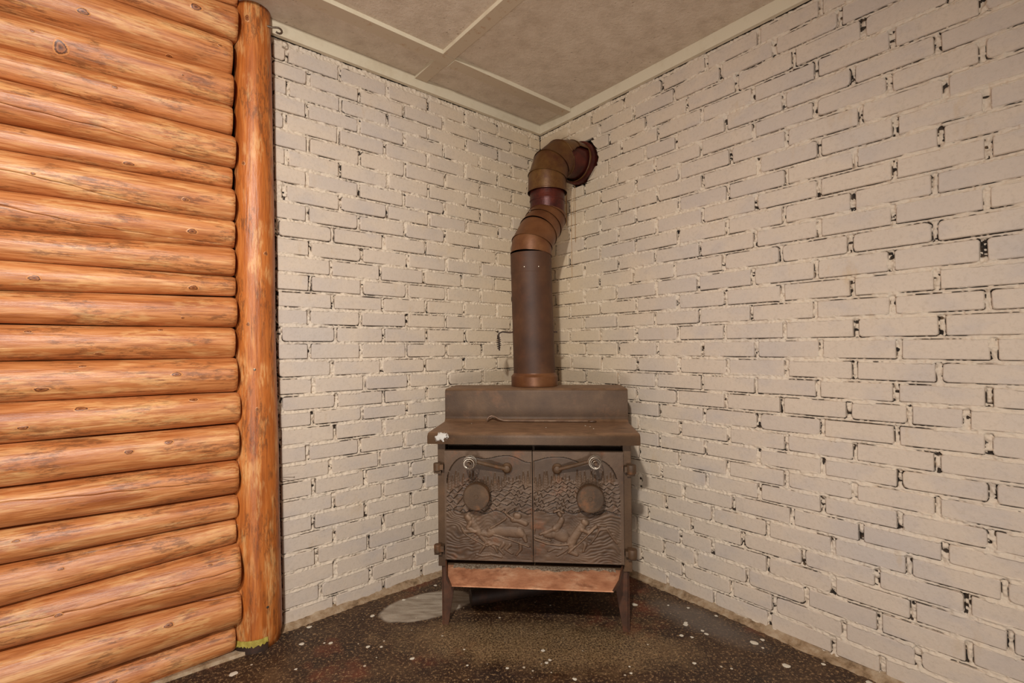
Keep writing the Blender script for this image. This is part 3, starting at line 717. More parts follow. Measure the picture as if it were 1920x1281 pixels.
# ------------------------------------------------------------------ log post at the end of the brick wall
post = thing('log_post', 'upright peeled log post between the horizontal logs and the white brick', 'post', (PC[0], PC[1], 0))
PT = C0 + dL * 1.4615 + dR * .018
lean = PT - PC
def post_c(z): return (lean[0] * z / 2.25, lean[1] * z / 2.25)
def post_r(z, a):
    return (.0775 - .0195 * z / 2.25) * (1 + .02 * math.sin(z * 4) + .012 * math.sin(z * 9 + 1) + .02 * math.sin(2 * a + z) + .01 * math.sin(5 * a + z * 3))
V = []; Fc = []; seg = 40; zs = np.linspace(0, CEIL, 120)
for z in zs:
    cxx, cyy = post_c(z)
    for k_ in range(seg):
        a = 2 * math.pi * k_ / seg; R_ = post_r(z, a); 
        if z < .02: R_ *= .93
        V.append((z, cyy + R_ * math.sin(a), -(cxx + R_ * math.cos(a))))
for j in range(len(zs) - 1):
    for k_ in range(seg):
        l_ = (k_ + 1) % seg; Fc.append((j * seg + k_, j * seg + l_, (j + 1) * seg + l_, (j + 1) * seg + k_))
Fc += [tuple(range(seg))[::-1], tuple((len(zs) - 1) * seg + k_ for k_ in range(seg))]
me = mesh('post_shaft', V, Fc, True)
bm = bmesh.new(); bm.from_mesh(me); bmesh.ops.recalc_face_normals(bm, faces=bm.faces); bm.to_mesh(me); bm.free()
me.attributes.new('crack', 'FLOAT', 'POINT')
shaft = link('shaft', me, M_POST, post)
shaft.rotation_euler = (0, -math.pi / 2, 0)          # the grain runs along the object's own x, which stands upright
def post_pt(z, a, lift):
    cxx, cyy = post_c(z); R_ = post_r(z, a) + lift
    return (cxx + R_ * math.cos(a), cyy + R_ * math.sin(a), z)
def view_ang(px_off):     # angle on the post seen from the room; 0 = straight at the camera, + = to the right
    base = math.atan2(-PC[1], -PC[0]); return base + px_off
def post_knot(z, off, ru, ra, name='knot', mat=None):
    def fn(du, da, lift): return post_pt(z + du, view_ang(off) + da / post_r(z, 0), lift)
    return knot_mesh(fn, name, mat or M_KNOT, shaft_holder, ru, ra)
shaft_holder = post
for z, off, ru, ra in ((2.235, -.30, .014, .009), (1.715, -.55, .008, .007), (1.40, .55, .008, .007), (1.145, -.35, .008, .006), (.845, .05, .008, .006), (.66, -.9, .008, .006), (.44, -.95, .006, .004)):
    post_knot(z, off, ru, ra)
for z, off in ((.985, -.05), (.145, .42)):
    p_ = Vector(post_pt(z, view_ang(off), 0)); c_ = Vector((*post_c(z), z)); ax = (p_ - c_).normalized()
    MB().lathe([(.0045, 0), (.0045, .0012), (.002, .002)], p_ - ax * .0005, ax, 12).build('nail_head', M_NAIL, post, True)
# stub of a small branch
p_ = Vector(post_pt(.245, view_ang(-.95), -.004)); c_ = Vector((*post_c(.245), .245)); ax = (p_ - c_).normalized()
MB().tube([p_, p_ + ax * .014 + Vector((0, 0, .006)), p_ + ax * .024 + Vector((0, 0, .016))], [.007, .006, .0045], 10).build('branch_stub', M_POST, post, True)
# torn tape round the foot, black paint showing under its ragged edge
for nm, z0, z1, lift, mat, amp, sd in (('black_paint_band', -.0, .032, .0008, M_BLACK, .003, 3), ('tape', .020, .043, .0018, M_TAPE, .010, 5)):
    rt = np.random.default_rng(sd); V = []; Fc = []; n = 40
    for k_ in range(n + 1):
        a = view_ang(-1.05 + 1.45 * k_ / n)
        V += [tuple(np.array(post_pt(z0 + amp * (rt.random() if nm == 'tape' else 0), a, lift + .004))), post_pt(z1 + .002 * rt.random(), a, lift)]
    for k_ in range(n): Fc.append((2 * k_, 2 * k_ + 2, 2 * k_ + 3, 2 * k_ + 1))
    part(nm, V, Fc, mat, post, True)

# bent hook screwed into the top of the post and two nails at its edge
hp = Vector(post_pt(2.238, view_ang(.75), -.012)) + Vector((PC[0], PC[1], 0))
hk = MB(); R3 = Vector((dR[0] * .2 - dL[0] * .9, dR[1] * .2 - dL[1] * .9, 0)).normalized(); T3 = Vector((dR[0], dR[1], 0))
pts = [hp, hp + R3 * .03, hp + R3 * .045 + Vector((0, 0, .004))]
for k_ in range(9):
    a = math.radians(100 - 28 * k_); pts.append(hp + R3 * (.047 + .014 * math.cos(a)) + Vector((0, 0, .004 - .014 + .014 * math.sin(a))) + T3 * (.002 * k_))
hk.tube([p_ - hp for p_ in pts], .0036, 8)
o = hk.build('coat_hook', M_NAIL, None, True); o.location = hp
tag(o, 'small bent metal hook screwed into the top of the log post', 'hook')
nl = C0 + dL * 1.372 + dR * .012
o = MB().lathe([(.0012, 0), (.0012, .05), (.003, .0505), (.003, .052)], (0, 0, 0), (-dL[0] * .8 + dR[0] * .55, -dL[1] * .8 + dR[1] * .55, -.02), 8).build('nail', M_NAIL, None, True)
o.location = (nl[0], nl[1], .575)
tag(o, 'thin nail sticking out of the gap between log post and brick', 'nail')

# ================================================================== STOVE
stove = thing('wood_stove', 'brown cast-iron wood stove with double relief doors in the brick corner', 'stove', (STOVE[0], STOVE[1], 0), STOVE_ROT)
b = MB()
b.box(-.3625, .3625, -.175, .215, .225, .733)
b.box(-.3625, -.333, -.225, -.174, .225, .733); b.box(.333, .3625, -.225, -.174, .225, .733)
b.box(-.334, .334, -.192, -.174, .225, .262); b.box(-.334, .334, -.225, -.174, .225, .233)
b.build('firebox', M_IRON, stove, bevel=.0015)
def arc(cx_, cy_, r, a0, a1, n=6):
    return [(cx_ + r * math.cos(math.radians(a0 + (a1 - a0) * i / n)), cy_ + r * math.sin(math.radians(a0 + (a1 - a0) * i / n))) for i in range(n + 1)]
prof = [(.24, .728), (.24, .868)] + arc(.230, .868, .010, 0, 90, 3) + arc(.036, .864, .014, 90, 180, 5) + arc(.002, .760, .020, 0, -90, 6) + arc(-.257, .722, .018, 90, 180, 6) + [(-.275, .698), (-.267, .698), (-.267, .722)] + [(-.262, .728)]
t = MB(); n = len(prof)
cuts = [-.390, -.386, .386, .390]
V = []
for xi, x in enumerate(cuts):
    for (y, z) in prof:
        s_ = .0 if xi in (1, 2) else .003
        V.append((x, y + (s_ if y < 0 else 0), z - (s_ if z > .73 else 0)))
Fc = [tuple(range(n))[::-1], tuple(3 * n + i for i in range(n))]
for j in range(3):
    Fc += [(j * n + i, j * n + (i + 1) % n, (j + 1) * n + (i + 1) % n, (j + 1) * n + i) for i in range(n)]
t.add(V, Fc); t.build('top_plate', M_TOP, stove, True, angle=50)

# ---- doors with cast relief -------------------------------------------------
def seg_dist(X, Y, a, b_):
    dx, dy = b_[0] - a[0], b_[1] - a[1]; L2 = dx * dx + dy * dy + 1e-9
    t_ = np.clip(((X - a[0]) * dx + (Y - a[1]) * dy) / L2, 0, 1)
    return np.hypot(X - a[0] - t_ * dx, Y - a[1] - t_ * dy), t_
def stroke(Hh, X, Y, pts, r, h, cut=True):
    """rounded ridge along a polyline; r may be (r0, r1); leaves an undercut line below"""
    r0, r1 = r if isinstance(r, tuple) else (r, r); n_ = len(pts) - 1
    best = np.full(X.shape, 0.0); low = np.zeros(X.shape)
    for i in range(n_):
        d, t_ = seg_dist(X, Y, pts[i], pts[i + 1]); R_ = r0 + (r1 - r0) * (i + t_) / n_
        p_ = np.clip(1 - (d / R_) ** 2, 0, 1) ** .5
        best = np.maximum(best, p_)
        d2, _ = seg_dist(X, Y - 6, pts[i], pts[i + 1]); low = np.maximum(low, np.exp(-((d2 - R_) / 3.5) ** 2) * (Y > (pts[i][1] + pts[i + 1][1]) / 2 - R_ * .3))
    m = best > 0
    Hh[m] = np.maximum(Hh[m], Hh[m] * .3 + best[m] * h)
    if cut: Hh[~m] -= low[~m] * .8
def poly_mask(X, Y, P):
    c = np.zeros(X.shape, bool); n_ = len(P); j = n_ - 1
    for i in range(n_):
        xi, yi = P[i]; xj, yj = P[j]
        if yi != yj:
            c ^= ((yi > Y) != (yj > Y)) & (X < (xj - xi) * (Y - yi) / (yj - yi) + xi)
        j = i
    return c
def door(side):
    x0, x1 = (-.3315, -.0015) if side == 'l' else (.0015, .3315)
    z0, z1 = .260, .668; st = .0019
    nx_, nz_ = int((x1 - x0) / st), int((z1 - z0) / st)
    xs = np.linspace(x0, x1, nx_); zs_ = np.linspace(z0, z1, nz_)
    XX, ZZ = np.meshgrid(xs, zs_)
    # drawing coordinates (one unit = 0.4 mm)
    PX = 85 + (XX + .330) * 1660 / .658; PY = 30 + (.668 - ZZ) * 1010 / .408 + (12 if side == 'r' else 0)
    Hh = np.zeros(XX.shape); rs = np.random.default_rng(31 if side == 'l' else 37)
    sd = 300 if side == 'l' else 400
    n1 = vnoise(XX.shape, (9, 9), sd) - .5; n2 = vnoise(XX.shape, (22, 22), sd + 1) - .5; n3 = vnoise(XX.shape, (3, 14), sd + 2) - .5
    if side == 'l':
        ol = [(100, 1100), (100, 330), (112, 240), (160, 150), (235, 88), (330, 82), (400, 95), (470, 105), (540, 92), (600, 75), (700, 68), (780, 92), (840, 125), (880, 132), (960, 132), (960, 1100)]
    else:
        ol = [(850, 1100), (850, 150), (905, 138), (960, 125), (1040, 100), (1120, 90), (1220, 92), (1300, 118), (1380, 150), (1450, 120), (1520, 105), (1600, 135), (1670, 210), (1712, 330), (1722, 450), (1722, 1100)]
    # smooth the outline (Chaikin)
    for _ in range(2):
        q_ = [ol[0]]
        for a_, b_ in zip(ol[:-1], ol[1:]):
            q_ += [(a_[0] * .75 + b_[0] * .25, a_[1] * .75 + b_[1] * .25), (a_[0] * .25 + b_[0] * .75, a_[1] * .25 + b_[1] * .75)]
        ol = q_ + [ol[-1]]
    ins = poly_mask(PX, PY, ol)
    Hh[ins] = -1.6
    dmin = np.full(XX.shape, 99.)
    for a_, b_ in zip(ol[:-1], ol[1:]):
        if a_[1] > 1000 and b_[1] > 1000: continue
        if min(a_[1], b_[1]) > 650: continue
        d, _ = seg_dist(PX, PY, a_, b_); dmin = np.minimum(dmin, d)
    Hh -= np.where(ins, 2.2 * np.exp(-(dmin / 6) ** 2), 0)
    # forest: overlapping pointed foliage in staggered rows, spires above
    top = 330 + 40 * np.sin(PX / 70.) + 30 * n2
    bot = 590 + 14 * np.sin(PX / 33.)
    row = (PY + 60 * n2) / 46.
    k_ = np.floor(row); per = 78 + 10 * n2
    tri = np.abs(((PX + k_ * 37 + 40 * n2) / per) % 1 - .5) * 2
    ph_ = (PY + 60 * n2 + 30 * tri) / 46.
    fr = ph_ % 1
    fo = (fr ** 1.6) * 3.4 - 1.5
    fo = np.where(fr > .90, -3.4, fo)
    m = ins & (PY > top) & (PY < bot); Hh[m] = fo[m]
    m = ins & (PY >= bot) & (PY < bot + 9); Hh[m] = -3.0
    xs_sp = np.arange(120, 900, 34) if side == 'l' else np.arange(920, 1700, 34)
    for x_ in xs_sp:
        x_ = x_ + rs.uniform(-8, 8); tp = rs.uniform(200, 290); 
        msk_ = (PY > tp) & (PY < 400) & ins
        w_ = (PY - tp) * .16; pr = np.clip(1 - np.abs(PX - x_) / np.maximum(w_, 1), 0, 1)
        jag = ((PY - tp + np.abs(PX - x_) * .9) / 24.) % 1
        Hh = np.where(msk_ & (pr > 0) & (PY < top + 30), np.maximum(Hh, -1.2 + pr * 2.2 + jag * .8), Hh)
    # ground: drifting furrows
    gm_ = ins & (PY >= bot + 9)
    fur = np.sin((PY + 26 * np.sin(PX / 60.) + 90 * n2 + 20 * n1) / 5.2)
    edge = np.clip((np.abs(PX - (905 if side == 'l' else 890)) - 330) / 250, 0.12, 1)
    Hh[gm_] = (-.6 + .75 * fur * edge + 1.2 * n1 + .6 * n3)[gm_]
    ST = ([((300, 645), (340, 690), (400, 770)), (34, 40), 4.4], [((300, 640), (318, 655)), 26, 5.2], [((330, 690), (300, 740), (370, 775)), (20, 16), 5.4], [((250, 750), (268, 775), (380, 772)), 17, 5.0],
          [((268, 792), (350, 840), (455, 892)), 8, 5.0], [((400, 770), (440, 830), (480, 870)), (30, 18), 4.2],
          [((520, 770), (600, 770), (700, 772), (790, 775)), (38, 48), 4.8], [((450, 790), (500, 800), (540, 780)), (22, 30), 4.6], [((790, 770), (830, 800), (850, 850)), (40, 16), 4.4],
          [((560, 720), (520, 735), (600, 690), (660, 650)), (10, 12), 4.4], [((655, 590), (680, 615), (725, 645)), (11, 14), 5.2], [((730, 655), (780, 660), (850, 690)), (26, 24), 4.8], [((760, 618), (785, 622)), 27, 5.6],
          [((550, 800), (700, 838), (880, 900)), 8, 5.2], [((470, 885), (440, 930), (410, 975)), (16, 8), 4], [((500, 880), (560, 915), (580, 960)), (16, 8), 4], [((640, 880), (600, 930), (640, 975)), (18, 9), 4],
          [((700, 890), (660, 930), (720, 970)), (16, 8), 4], [((800, 880), (800, 930), (760, 980)), (18, 9), 4], [((380, 985), (440, 1000), (520, 985), (620, 1005)), 8, 2.6], [((480, 905), (540, 880), (600, 900)), 9, 4]) if side == 'l' else \
         ([((1118, 590), (1160, 572), (1200, 595)), (12, 12), 5.4], [((1160, 605), (1172, 620)), 18, 5.0], [((1185, 660), (1160, 710), (1130, 735)), (26, 34), 4.8], [((1120, 740), (1060, 765), (985, 795)), (20, 12), 4.8],
          [((1040, 790), (1090, 800)), 34, 4.2], [((1145, 790), (1170, 800), (1200, 810)), 54, 4.4], [((930, 840), (1050, 880), (1160, 890), (1240, 882)), 10, 5.2], [((915, 815), (1000, 835), (1080, 850)), (8, 8), 4.6],
          [((1390, 690), (1350, 740), (1290, 830), (1270, 870)), (34, 42), 5.0], [((1390, 672), (1410, 682)), 28, 5.6], [((1370, 745), (1430, 770), (1500, 712)), (20, 17), 5.6],
          [((1240, 955), (1330, 880), (1400, 815), (1470, 745)), 8, 5.4], [((1280, 900), (1260, 950), (1320, 972)), (26, 18), 4.2], [((1400, 880), (1380, 940)), (18, 10), 4.2],
          [((1450, 865), (1500, 800), (1530, 745), (1600, 735), (1640, 800), (1690, 860)), (10, 10), 3.6], [((1520, 705), (1590, 708)), 8, 4], [((1060, 950), (1120, 920), (1180, 925)), 8, 3.4], [((1140, 985), (1210, 945), (1260, 900)), 9, 3.6],
          [((910, 700), (925, 760), (915, 800)), (16, 14), 3.8])
    for pts, r_, h_ in ST: stroke(Hh, PX, PY, pts, r_, h_ - 1.2)
    Hh = np.clip(Hh, -4.0, 5.0)
    Hh = Hh + n1 * .3
    # keep the rim flat
    rim = np.minimum.reduce([XX - x0, x1 - XX, ZZ - z0, z1 - ZZ])
    Hh *= np.clip((rim - .002) / .004, 0, 1)
    y = -.247 - Hh * .00125
    V = np.stack([XX, y, ZZ], -1).reshape(-1, 3); idx = np.arange(nx_ * nz_).reshape(nz_, nx_)
    Q = np.stack([idx[:-1, :-1], idx[:-1, 1:], idx[1:, 1:], idx[1:, :-1]], -1).reshape(-1, 4)
    # edges and back
    n0 = len(V)
    ring = list(idx[0, :]) + list(idx[1:, -1]) + list(idx[-1, -2::-1]) + list(idx[-2:0:-1, 0])
    RV = V[ring].copy(); RV[:, 1] = -.2255
    V = np.vstack([V, RV]); nr_ = len(ring)
    Q2 = np.array([(ring[(i + 1) % nr_], ring[i], n0 + i, n0 + (i + 1) % nr_) for i in range(nr_)])
    Q = np.vstack([Q, Q2])
    me = fast_mesh('door', V, Q)
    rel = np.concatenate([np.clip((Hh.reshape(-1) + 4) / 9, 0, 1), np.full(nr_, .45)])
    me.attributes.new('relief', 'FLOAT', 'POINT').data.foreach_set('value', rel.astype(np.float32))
    try: me.set_sharp_from_angle(angle=math.radians(60))
    except Exception: pass
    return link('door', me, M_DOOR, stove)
d_l = door('l'); d_r = door('r')
# damper knobs, lever handles and spring grips
for dr, sg in ((d_l, -1), (d_r, 1)):
    xk = -.203 if sg < 0 else .2085
    kn = MB(); nseg = 96; prof_ = [(.046, 0), (.050, .002), (.050, .024)]
    kn.lathe([(.044, 0.0), (.044, .022), (.050, .024), (.050, .047), (.0475, .050), (.0465, .050), (.0455, .0475), (.008, .0475), (.007, .049), (.002, .049)], (xk, -.250, .511), (0, -1, 0), nseg)
    V2 = []
    for i, v in enumerate(kn.V):
        j = i % nseg; q_ = i // nseg
        if q_ in (2, 3) and j % 2 == 0:
            c_ = Vector((xk, v[1], .511)); v = tuple(c_ + (Vector(v) - c_) * .955)
        V2.append(tuple(v))
    kn.V = V2
    o = kn.build('damper_knob', M_KNOB, dr, True); o['label'] = 'rusty round air damper knob with knurled rim'
    xb = -.094 if sg < 0 else .0915; zb = .606
    MB().lathe([(.019, 0), (.019, .006), (.013, .012), (.012, .020), (.004, .023)], (xb, -.248, zb), (0, -1, 0), 24).build('handle_boss', M_IRON, dr, True)
    xs_, zs2 = (-.2255, .638) if sg < 0 else (.2285, .644)
    p0 = Vector((xb, -.262, zb)); p1 = Vector((xs_ - sg * .004, -.297, zs2 + .003))
    mid = p0.lerp(p1, .5)
    hd = MB().tube([p0, p0.lerp(p1, .25), mid + Vector((0, -.002, .001)), p1 + Vector((-sg * .012, -.0, 0)), p1 + Vector((0, -.006, 0)), p1 + Vector((0, -.05, 0))], [.0075, .0070, .0068, .0072, .0065, .005], 12)
    ho = hd.build('handle', M_KNOB, dr, True)
    pts = []; turns = 5
    for k_ in range(turns * 18 + 1):
        t_ = k_ / (turns * 18); a = t_ * turns * 2 * math.pi
        R_ = .0205 * (math.sin(math.pi * (.42 + .50 * t_))) + .003
        pts.append((p1.x + R_ * math.cos(a), p1.y - .006 - .058 * t_, p1.z + R_ * math.sin(a)))
    o = MB().tube(pts, .0014, 7).build('spring_grip', M_CHROME, ho, True); o['label'] = 'coiled steel spring grip'
# hinges
for sg in (-1, 1):
    for z in (.606, .300):
        hb = MB(); xh = sg * .360
        hb.lathe([(.013, -.014), (.0145, -.012), (.0145, .012), (.013, .014)] if sg < 0 else [(.0165, -.016), (.018, -.013), (.018, .013), (.0165, .016)], (xh, -.243, z), (0, 0, 1), 20)
        hb.box(min(xh, sg * .335), max(xh, sg * .335), -.252, -.228, z - .010, z + .010)
        hb.box(xh - .014, xh + .014, -.243, -.2251, z - .026, z - .014)
        hb.build('hinge', M_KNOB, stove, True, bevel=0)
# legs
for sx_ in (-1, 1):
    for sy in (-1, 1):
        lg = MB(); X = sx_ * .352; yf = -.215 if sy < 0 else .205; s2 = -sy
        lg.prism([(X, .2255), (X - sx_ * .060, .2255), (X - sx_ * .024, .0), (X - sx_ * .006, .0)], 1, yf, yf + s2 * .007)
        lg.prism([(yf, .2255), (yf + s2 * .085, .2255), (yf + s2 * .020, .0), (yf, .0)], 0, X, X - sx_ * .007)
        lg.build('leg', M_LEG, stove)
# ash fender: plate with clipped corners and turned-up edges
yb, yf2 = -.2265, -.386; hb_, hf = .330, .276; z = .238; zt = .232
fe = MB()
fe.prism([(-hb_, yb), (hb_, yb), (hf + .028, yf2 + .055), (hf, yf2), (-hf, yf2), (-hf - .028, yf2 + .055)], 2, zt - .004, zt)
def wallstrip(mb, a, b_, h0, h1, th=.005):
    a = Vector((a[0], a[1], 0)); b_ = Vector((b_[0], b_[1], 0)); nrm = (b_ - a).cross(Vector((0, 0, 1))).normalized() * th
    V = [a + Vector((0, 0, zt - .004)), b_ + Vector((0, 0, zt - .004)), b_ + nrm + Vector((0, 0, zt - .004)), a + nrm + Vector((0, 0, zt - .004)),
         a + Vector((0, 0, zt + h0)), b_ + Vector((0, 0, zt + h1)), b_ + nrm + Vector((0, 0, zt + h1)), a + nrm + Vector((0, 0, zt + h0))]
    mb.add([tuple(v) for v in V], [(0, 3, 2, 1), (4, 5, 6, 7), (0, 1, 5, 4), (1, 2, 6, 5), (2, 3, 7, 6), (3, 0, 4, 7)])
fo_ = fe.build('ash_fender', M_RUST, stove, bevel=.002); fo_['label'] = 'rust-brown ash fender plate below the doors'
for sg in (-1, 1):
    es = MB(); wallstrip(es, (sg * hb_, yb), (sg * (hf + .028), yf2 + .055), .022, .012); wallstrip(es, (sg * (hf + .028), yf2 + .055), (sg * hf, yf2), .012, .001)
    es.build('fender_edge', M_LEG, fo_)
as_ = MB(); nA_ = 60; V = []; Fc = []; ra_ = np.random.default_rng(5)
for k_ in range(nA_ + 1):
    x = -.300 + .6 * k_ / nA_; e_ = .012 + .016 * ra_.random() + .008 * math.sin(x * 20)
    V += [(x, yb - .0005, zt + .005), (x, yb - e_ * .5, zt + .003 + .002 * ra_.random()), (x, yb - e_, zt + .0003)]
for k_ in range(nA_):
    for j in range(2): Fc.append((k_ * 3 + j, k_ * 3 + j + 1, (k_ + 1) * 3 + j + 1, (k_ + 1) * 3 + j))
o = part('ash', V, Fc, M_ASH, fo_, True); o['kind'] = 'stuff'

ch = MB()
for x, y, r in ((.205, -.10, .004), (.222, -.125, .003), (.232, -.17, .0035), (-.26, -.06, .002), (.05, -.15, .002)):
    V = [(x + r * math.cos(k_ * 1.05) * random.uniform(.6, 1.2), y + r * math.sin(k_ * 1.05) * random.uniform(.6, 1.2), .7405) for k_ in range(6)]
    ch.add([(x, y, .7418)] + V, [(0, 1 + k_, 1 + (k_ + 1) % 6) for k_ in range(6)])
o = part('paint_chip', ch.V, ch.F, M_SPOT, stove); o['kind'] = 'stuff'
# poker lying along the foot of the riser
pk = thing('poker', 'thin iron poker with hooked tip lying on the stove top', 'poker', (STOVE[0], STOVE[1], .7405), STOVE_ROT)
MB().tube([(-.2005, -.020, .0035), (-.200, -.018, .010), (-.194, -.014, .020), (-.183, -.012, .0245), (-.170, -.012, .022), (-.152, -.012, .012), (-.132, -.012, .0055), (-.10, -.012, .0045), (.05, -.013, .0045), (.222, -.0135, .0045)],
          [.0022, .0035, .0042, .0045, .0042, .0042, .004, .004, .004, .0038], 10).build('rod', M_POKER, pk, True)
ri = [(.238 + .016 * math.cos(2 * math.pi * k_ / 20), -.0135 + .0065 * math.sin(2 * math.pi * k_ / 20), .0045) for k_ in range(20)]
MB().tube(ri, .0028, 8, closed=True).build('loop', M_POKER, pk, True)

# black iron pipe on the floor under the stove
bp = MB(); p0 = C0 + bis * .745 + bx * (-.016 - .268); p1 = C0 + bis * .56 + bx * (-.016 + .21)
o = MB(); dv_ = Vector((p1[0] - p0[0], p1[1] - p0[1], 0)); L_ = dv_.length
o.lathe([(.0275, 0), (.030, .002), (.030, L_), (.0275, L_ + .002)], (0, 0, .0305), dv_, 28)
o = o.build('iron_pipe', M_BLACK, None, True); o.location = (p0[0], p0[1], 0)
tag(o, 'short black iron pipe lying on the floor beneath the stove', 'pipe')

# ================================================================== STOVE PIPE
PX0 = C0 + bis * .49 + bx * (-.0236)                # axis over the stove
UPP = C0 + dR * .295 + dL * .2355                   # axis of the upper run
sp = thing('stove_pipe', 'rusty brown segmented stove pipe rising from the stove into the right brick wall', 'stove pipe', (PX0[0], PX0[1], .8785))
base = Vector((PX0[0], PX0[1], .8785)); inv = lambda p: Vector(p) - base
def shell(mb, pts, rs, seg=40, a_del=None):
    mb.tube(pts, rs, seg, cap=False)
Z = lambda z: z - .8785
MB().lathe([(.1040, 0), (.1065, .001), (.1068, .044), (.103, .049), (.0965, .056), (.0955, .060), (.060, .060)], (0, 0, 0), (0, 0, 1), 48, cap=False).build('collar', M_ELBOW, sp, True)
tx, ty = -.010, 0.0
MB().tube([(0, 0, .052), (tx * .5, 0, .30), (tx, ty, Z(1.398))], [.0955, .0945, .0935], 48, cap=True).build('pipe_section', M_PIPE, sp, True)
MB().tube([(tx, ty, Z(1.39)), (tx, ty, Z(1.396)), (tx, ty, Z(1.40)), (tx * 1.05, ty, Z(1.478)), (tx * 1.05, ty, Z(1.482))], [.0935, .0950, .0945, .0945, .0955], 48, cap=False).build('pipe_section', M_PIPE, sp, True)
for a_ in (-1.95, -1.25):
    MB().lathe([(.003, 0), (.003, .002), (.001, .003)], (tx + .0945 * math.cos(a_), .0945 * math.sin(a_), Z(1.412)), (math.cos(a_), math.sin(a_), 0), 10).build('rivet', M_CHROME, sp, True)
# lower offset made of two segmented elbows
up0 = Vector((tx, ty, Z(1.48))); U3 = Vector((UPP[0] - PX0[0], UPP[1] - PX0[1], 0)); Hh_ = U3.copy(); Hh_.z = 0; tv = (Hh_ - Vector((tx, ty, 0)))
def gores(centres, radii, mat, name, parent, skip=0):
    """each gore is a straight piece between mitred seams with a raised bead"""
    out = []
    n_ = len(centres); seg = 48
    # mitre planes
    T = []
    for i in range(n_):
        a_ = (centres[i] - centres[i - 1]).normalized() if i > 0 else (centres[1] - centres[0]).normalized()
        b_ = (centres[i + 1] - centres[i]).normalized() if i < n_ - 1 else a_
        T.append((a_ + b_).normalized())
    ref = Vector((0.3, -1, 0.1))
    rings = []
    for i in range(n_):
        t_ = T[i]; u_ = (ref - t_ * ref.dot(t_)).normalized(); v_ = t_.cross(u_)
        rings.append((centres[i], u_, v_, radii[i]))
    for i in range(n_ - 1 - skip):
        mb = MB(); V = []
        (c0, u0, v0, r0), (c1, u1, v1, r1) = rings[i], rings[i + 1]
        prof_ = [(0, .0022), (.04, .0024), (.07, .0004), (.5, .0), (.93, -.0004), (1.03, -.0016)]
        for (t_, dr_) in prof_:
            for k_ in range(seg):
                a_ = 2 * math.pi * k_ / seg
                p0 = c0 + (u0 * math.cos(a_) + v0 * math.sin(a_)) * (r0 + dr_)
                p1 = c1 + (u1 * math.cos(a_) + v1 * math.sin(a_)) * (r1 + dr_)
                V.append(p0.lerp(p1, t_))
        m_ = len(prof_)
        Fc = [(j * seg + k_, j * seg + (k_ + 1) % seg, (j + 1) * seg + (k_ + 1) % seg, (j + 1) * seg + k_) for j in range(m_ - 1) for k_ in range(seg)]
        mb.add(V, Fc); out.append(mb.build(name, mat, parent, True))
    return out
zA, zB = Z(1.478), Z(1.700)
P = [up0, Vector((tx, ty, zA + .030)), None, None, None, None]
def lerp2(t_, z_): return Vector((tx, ty, 0)) + tv * t_ + Vector((0, 0, z_))
cA = [lerp2(0, zA), lerp2(.05, zA + .050), lerp2(.42, zA + .118)]
gores(cA, [.0945, .0945, .0930], M_ELBOW, 'elbow_gore', sp)
cB = [lerp2(.41, zA + .116), lerp2(.70, zA + .158), lerp2(.97, zA + .205), lerp2(1.0, zA + .222)]
gores(cB, [.0935, .0930, .0920, .0915], M_ELBOW, 'elbow_gore', sp)
# thin dark section between the elbows
e0 = lerp2(1.0, 0)
MB().tube([(e0.x, e0.y, Z(1.66)), (e0.x, e0.y, Z(1.765))], .083, 44, cap=False).build('crimped_section', M_RED, sp, True)
MB().tube([(e0.x, e0.y, Z(1.757)), (e0.x, e0.y, Z(1.762)), (e0.x, e0.y, Z(1.766)), (e0.x, e0.y, Z(1.825))], [.0842, .0862, .0842, .0838], 44, cap=False).build('pipe_section', M_RED, sp, True)
# upper elbow: lower sleeve, three gores, then the wall collar
zs0 = 1.800; n3 = Vector((-dL[0], -dL[1], 0))
rho = .150; cz = HOLE_Z - .004
def arcp(deg):
    a_ = math.radians(deg)
    return Vector((e0.x, e0.y, Z(cz - rho))) + n3 * (rho * (1 - math.cos(a_))) + Vector((0, 0, rho * math.sin(a_)))
g_ = gores([Vector((e0.x, e0.y, Z(zs0))), arcp(8), arcp(36), arcp(64), arcp(90)], [.0935, .0935, .0935, .0940, .0940], M_ELBOW2, 'elbow_gore', sp, 1)
# last gore and collar, broken open on the side towards the room
def open_tube(name, c0, c1, t0, t1, r0, r1, mat, a_lo, a_hi, thick=.0015, nl=10, flip=False):
    seg = 96; V = []; Fc = []
    rows_ = nl
    def ringp(c, t_, r_, k_):
        t_ = t_.normalized(); u_ = (Vector((0, 0, 1)) - t_ * t_.z).normalized(); v_ = t_.cross(u_)      # v points right/front of the run
        a_ = 2 * math.pi * k_ / seg
        return c + (u_ * math.cos(a_) + v_ * math.sin(a_)) * r_
    for j in range(rows_ + 1):
        s_ = j / rows_
        for k_ in range(seg): V.append(ringp(c0, t0, r0, k_).lerp(ringp(c1, t1, r1, k_), s_))
    for j in range(rows_):
        s_ = (j + .5) / rows_
        for k_ in range(seg):
            a_ = 360 * (k_ + .5) / seg
            if a_lo(s_) < a_ < a_hi(s_): continue
            l_ = (k_ + 1) % seg; Fc.append((j * seg + k_, j * seg + l_, (j + 1) * seg + l_, (j + 1) * seg + k_))
    o = part(name, V, Fc, mat, sp, True)
    md = o.modifiers.new('thickness', 'SOLIDIFY'); md.thickness = thick; md.offset = -1
    return o
wall_pt = arcp(90) + n3 * (.2355 - rho + .045)
open_tube('elbow_gore', arcp(63.5), arcp(90), (arcp(66) - arcp(62)), n3, .0945, .0945, M_ELBOW2, lambda s: 84 - 22 * s, lambda s: 84 + 130 * min(1, s * 1.6), nl=8)
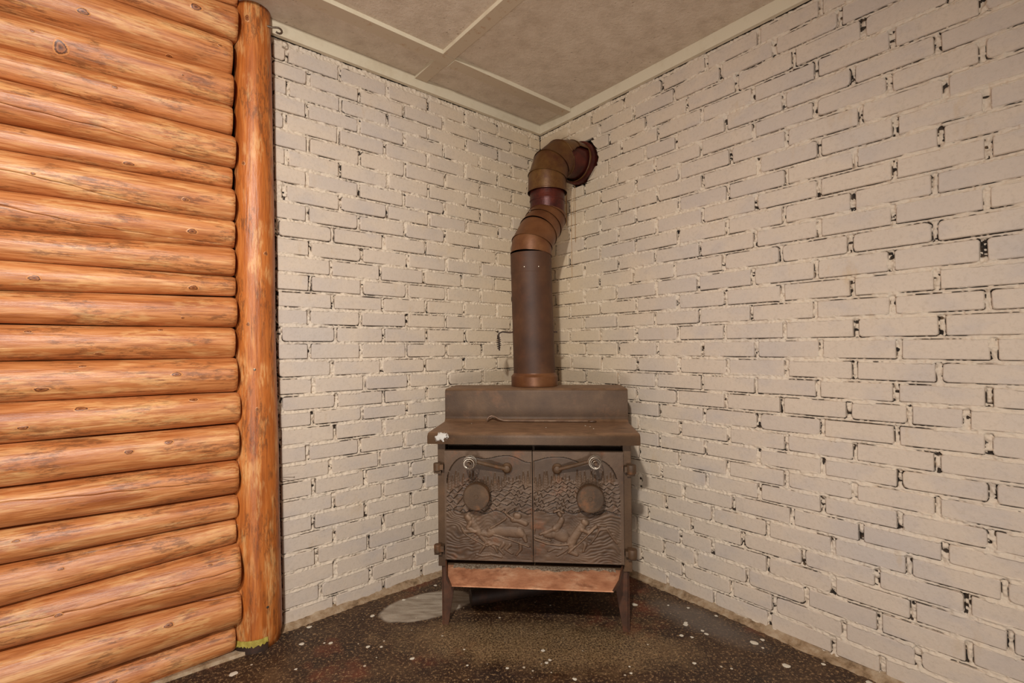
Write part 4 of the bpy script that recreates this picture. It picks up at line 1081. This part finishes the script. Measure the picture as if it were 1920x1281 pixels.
open_tube('wall_collar', arcp(88), wall_pt, n3, n3, .0960, .0975, M_ELBOW2, lambda s: 62 + 4 * s if s < .42 else 999, lambda s: 222, nl=16)
# sooty red lining seen through the opening
MB().tube([tuple(arcp(66) + n3 * .01), tuple(arcp(84)), tuple(wall_pt)], [.074, .083, .086], 44, cap=False).build('inner_liner', M_RED, sp, True)
wc = arcp(90) + n3 * .2355
ringm = MB(); 
cR = arcp(90) + n3 * (.2355 - rho)
ringm.lathe([(.0975, -.020), (.1060, -.018), (.1085, -.010), (.1085, .012), (.0985, .014)], tuple(cR), tuple(n3), 60, cap=False)
ringm.build('thimble_ring', M_RED, sp, True)
# damper rod through the lower pipe with a coiled grip at its left end
zd = Z(1.126); hl = []
MB().tube([(-.090, -.01, zd), (-.112, -.012, zd - .003), (-.145, -.014, zd + .001), (-.158, -.015, zd - .004), (-.164, -.016, zd - .016), (-.162, -.016, zd - .034), (-.160, -.016, zd - .085)], .0032, 8).build('damper_rod', M_BLACK, sp, True)
pts = []
for k_ in range(7 * 14 + 1):
    t_ = k_ / (7 * 14); a_ = t_ * 7 * 2 * math.pi; R_ = .0045 + .006 * math.sin(math.pi * t_)
    pts.append((-.1625 + R_ * math.cos(a_), -.016 + R_ * math.sin(a_), zd - .018 - .062 * t_))
MB().tube(pts, .0014, 6).build('damper_spring', M_BLACK, sp, True)
MB().tube([(.088, .012, zd - .001), (.108, .014, zd - .001)], .004, 10).build('damper_pivot', M_BLACK, sp, True)
# soot and rust runs on the wall below the thimble
k = NT('rust_run', .8, .2); k.color(k.ramp(k.noise(k.geo.outputs['Position'], 40, 3), [(.4, srgb(150, 108, 66)), (.6, srgb(176, 140, 96))])); M_RUN = k.m
dr_ = MB()
for (u, z1_, z0_, w_) in ((.262, 1.895, 1.60, .0018), (.235, 1.89, 1.42, .0014), (.250, 1.885, 1.74, .0012), (.2, 1.88, 1.70, .003)):
    ys = .0026; n_ = 12
    V = []
    for i in range(n_ + 1):
        zz_ = z1_ + (z0_ - z1_) * i / n_; uu_ = u + .0008 * math.sin(i * 1.7)
        V += [(uu_ - w_, ys, zz_), (uu_, ys + .0006, zz_), (uu_ + w_, ys, zz_)]
    dr_.add(V, [(i * 3 + j, i * 3 + j + 1, i * 3 + j + 4, i * 3 + j + 3) for i in range(n_) for j in range(2)])
o = part('rust_run', dr_.V, dr_.F, M_RUN, wall_r, True)
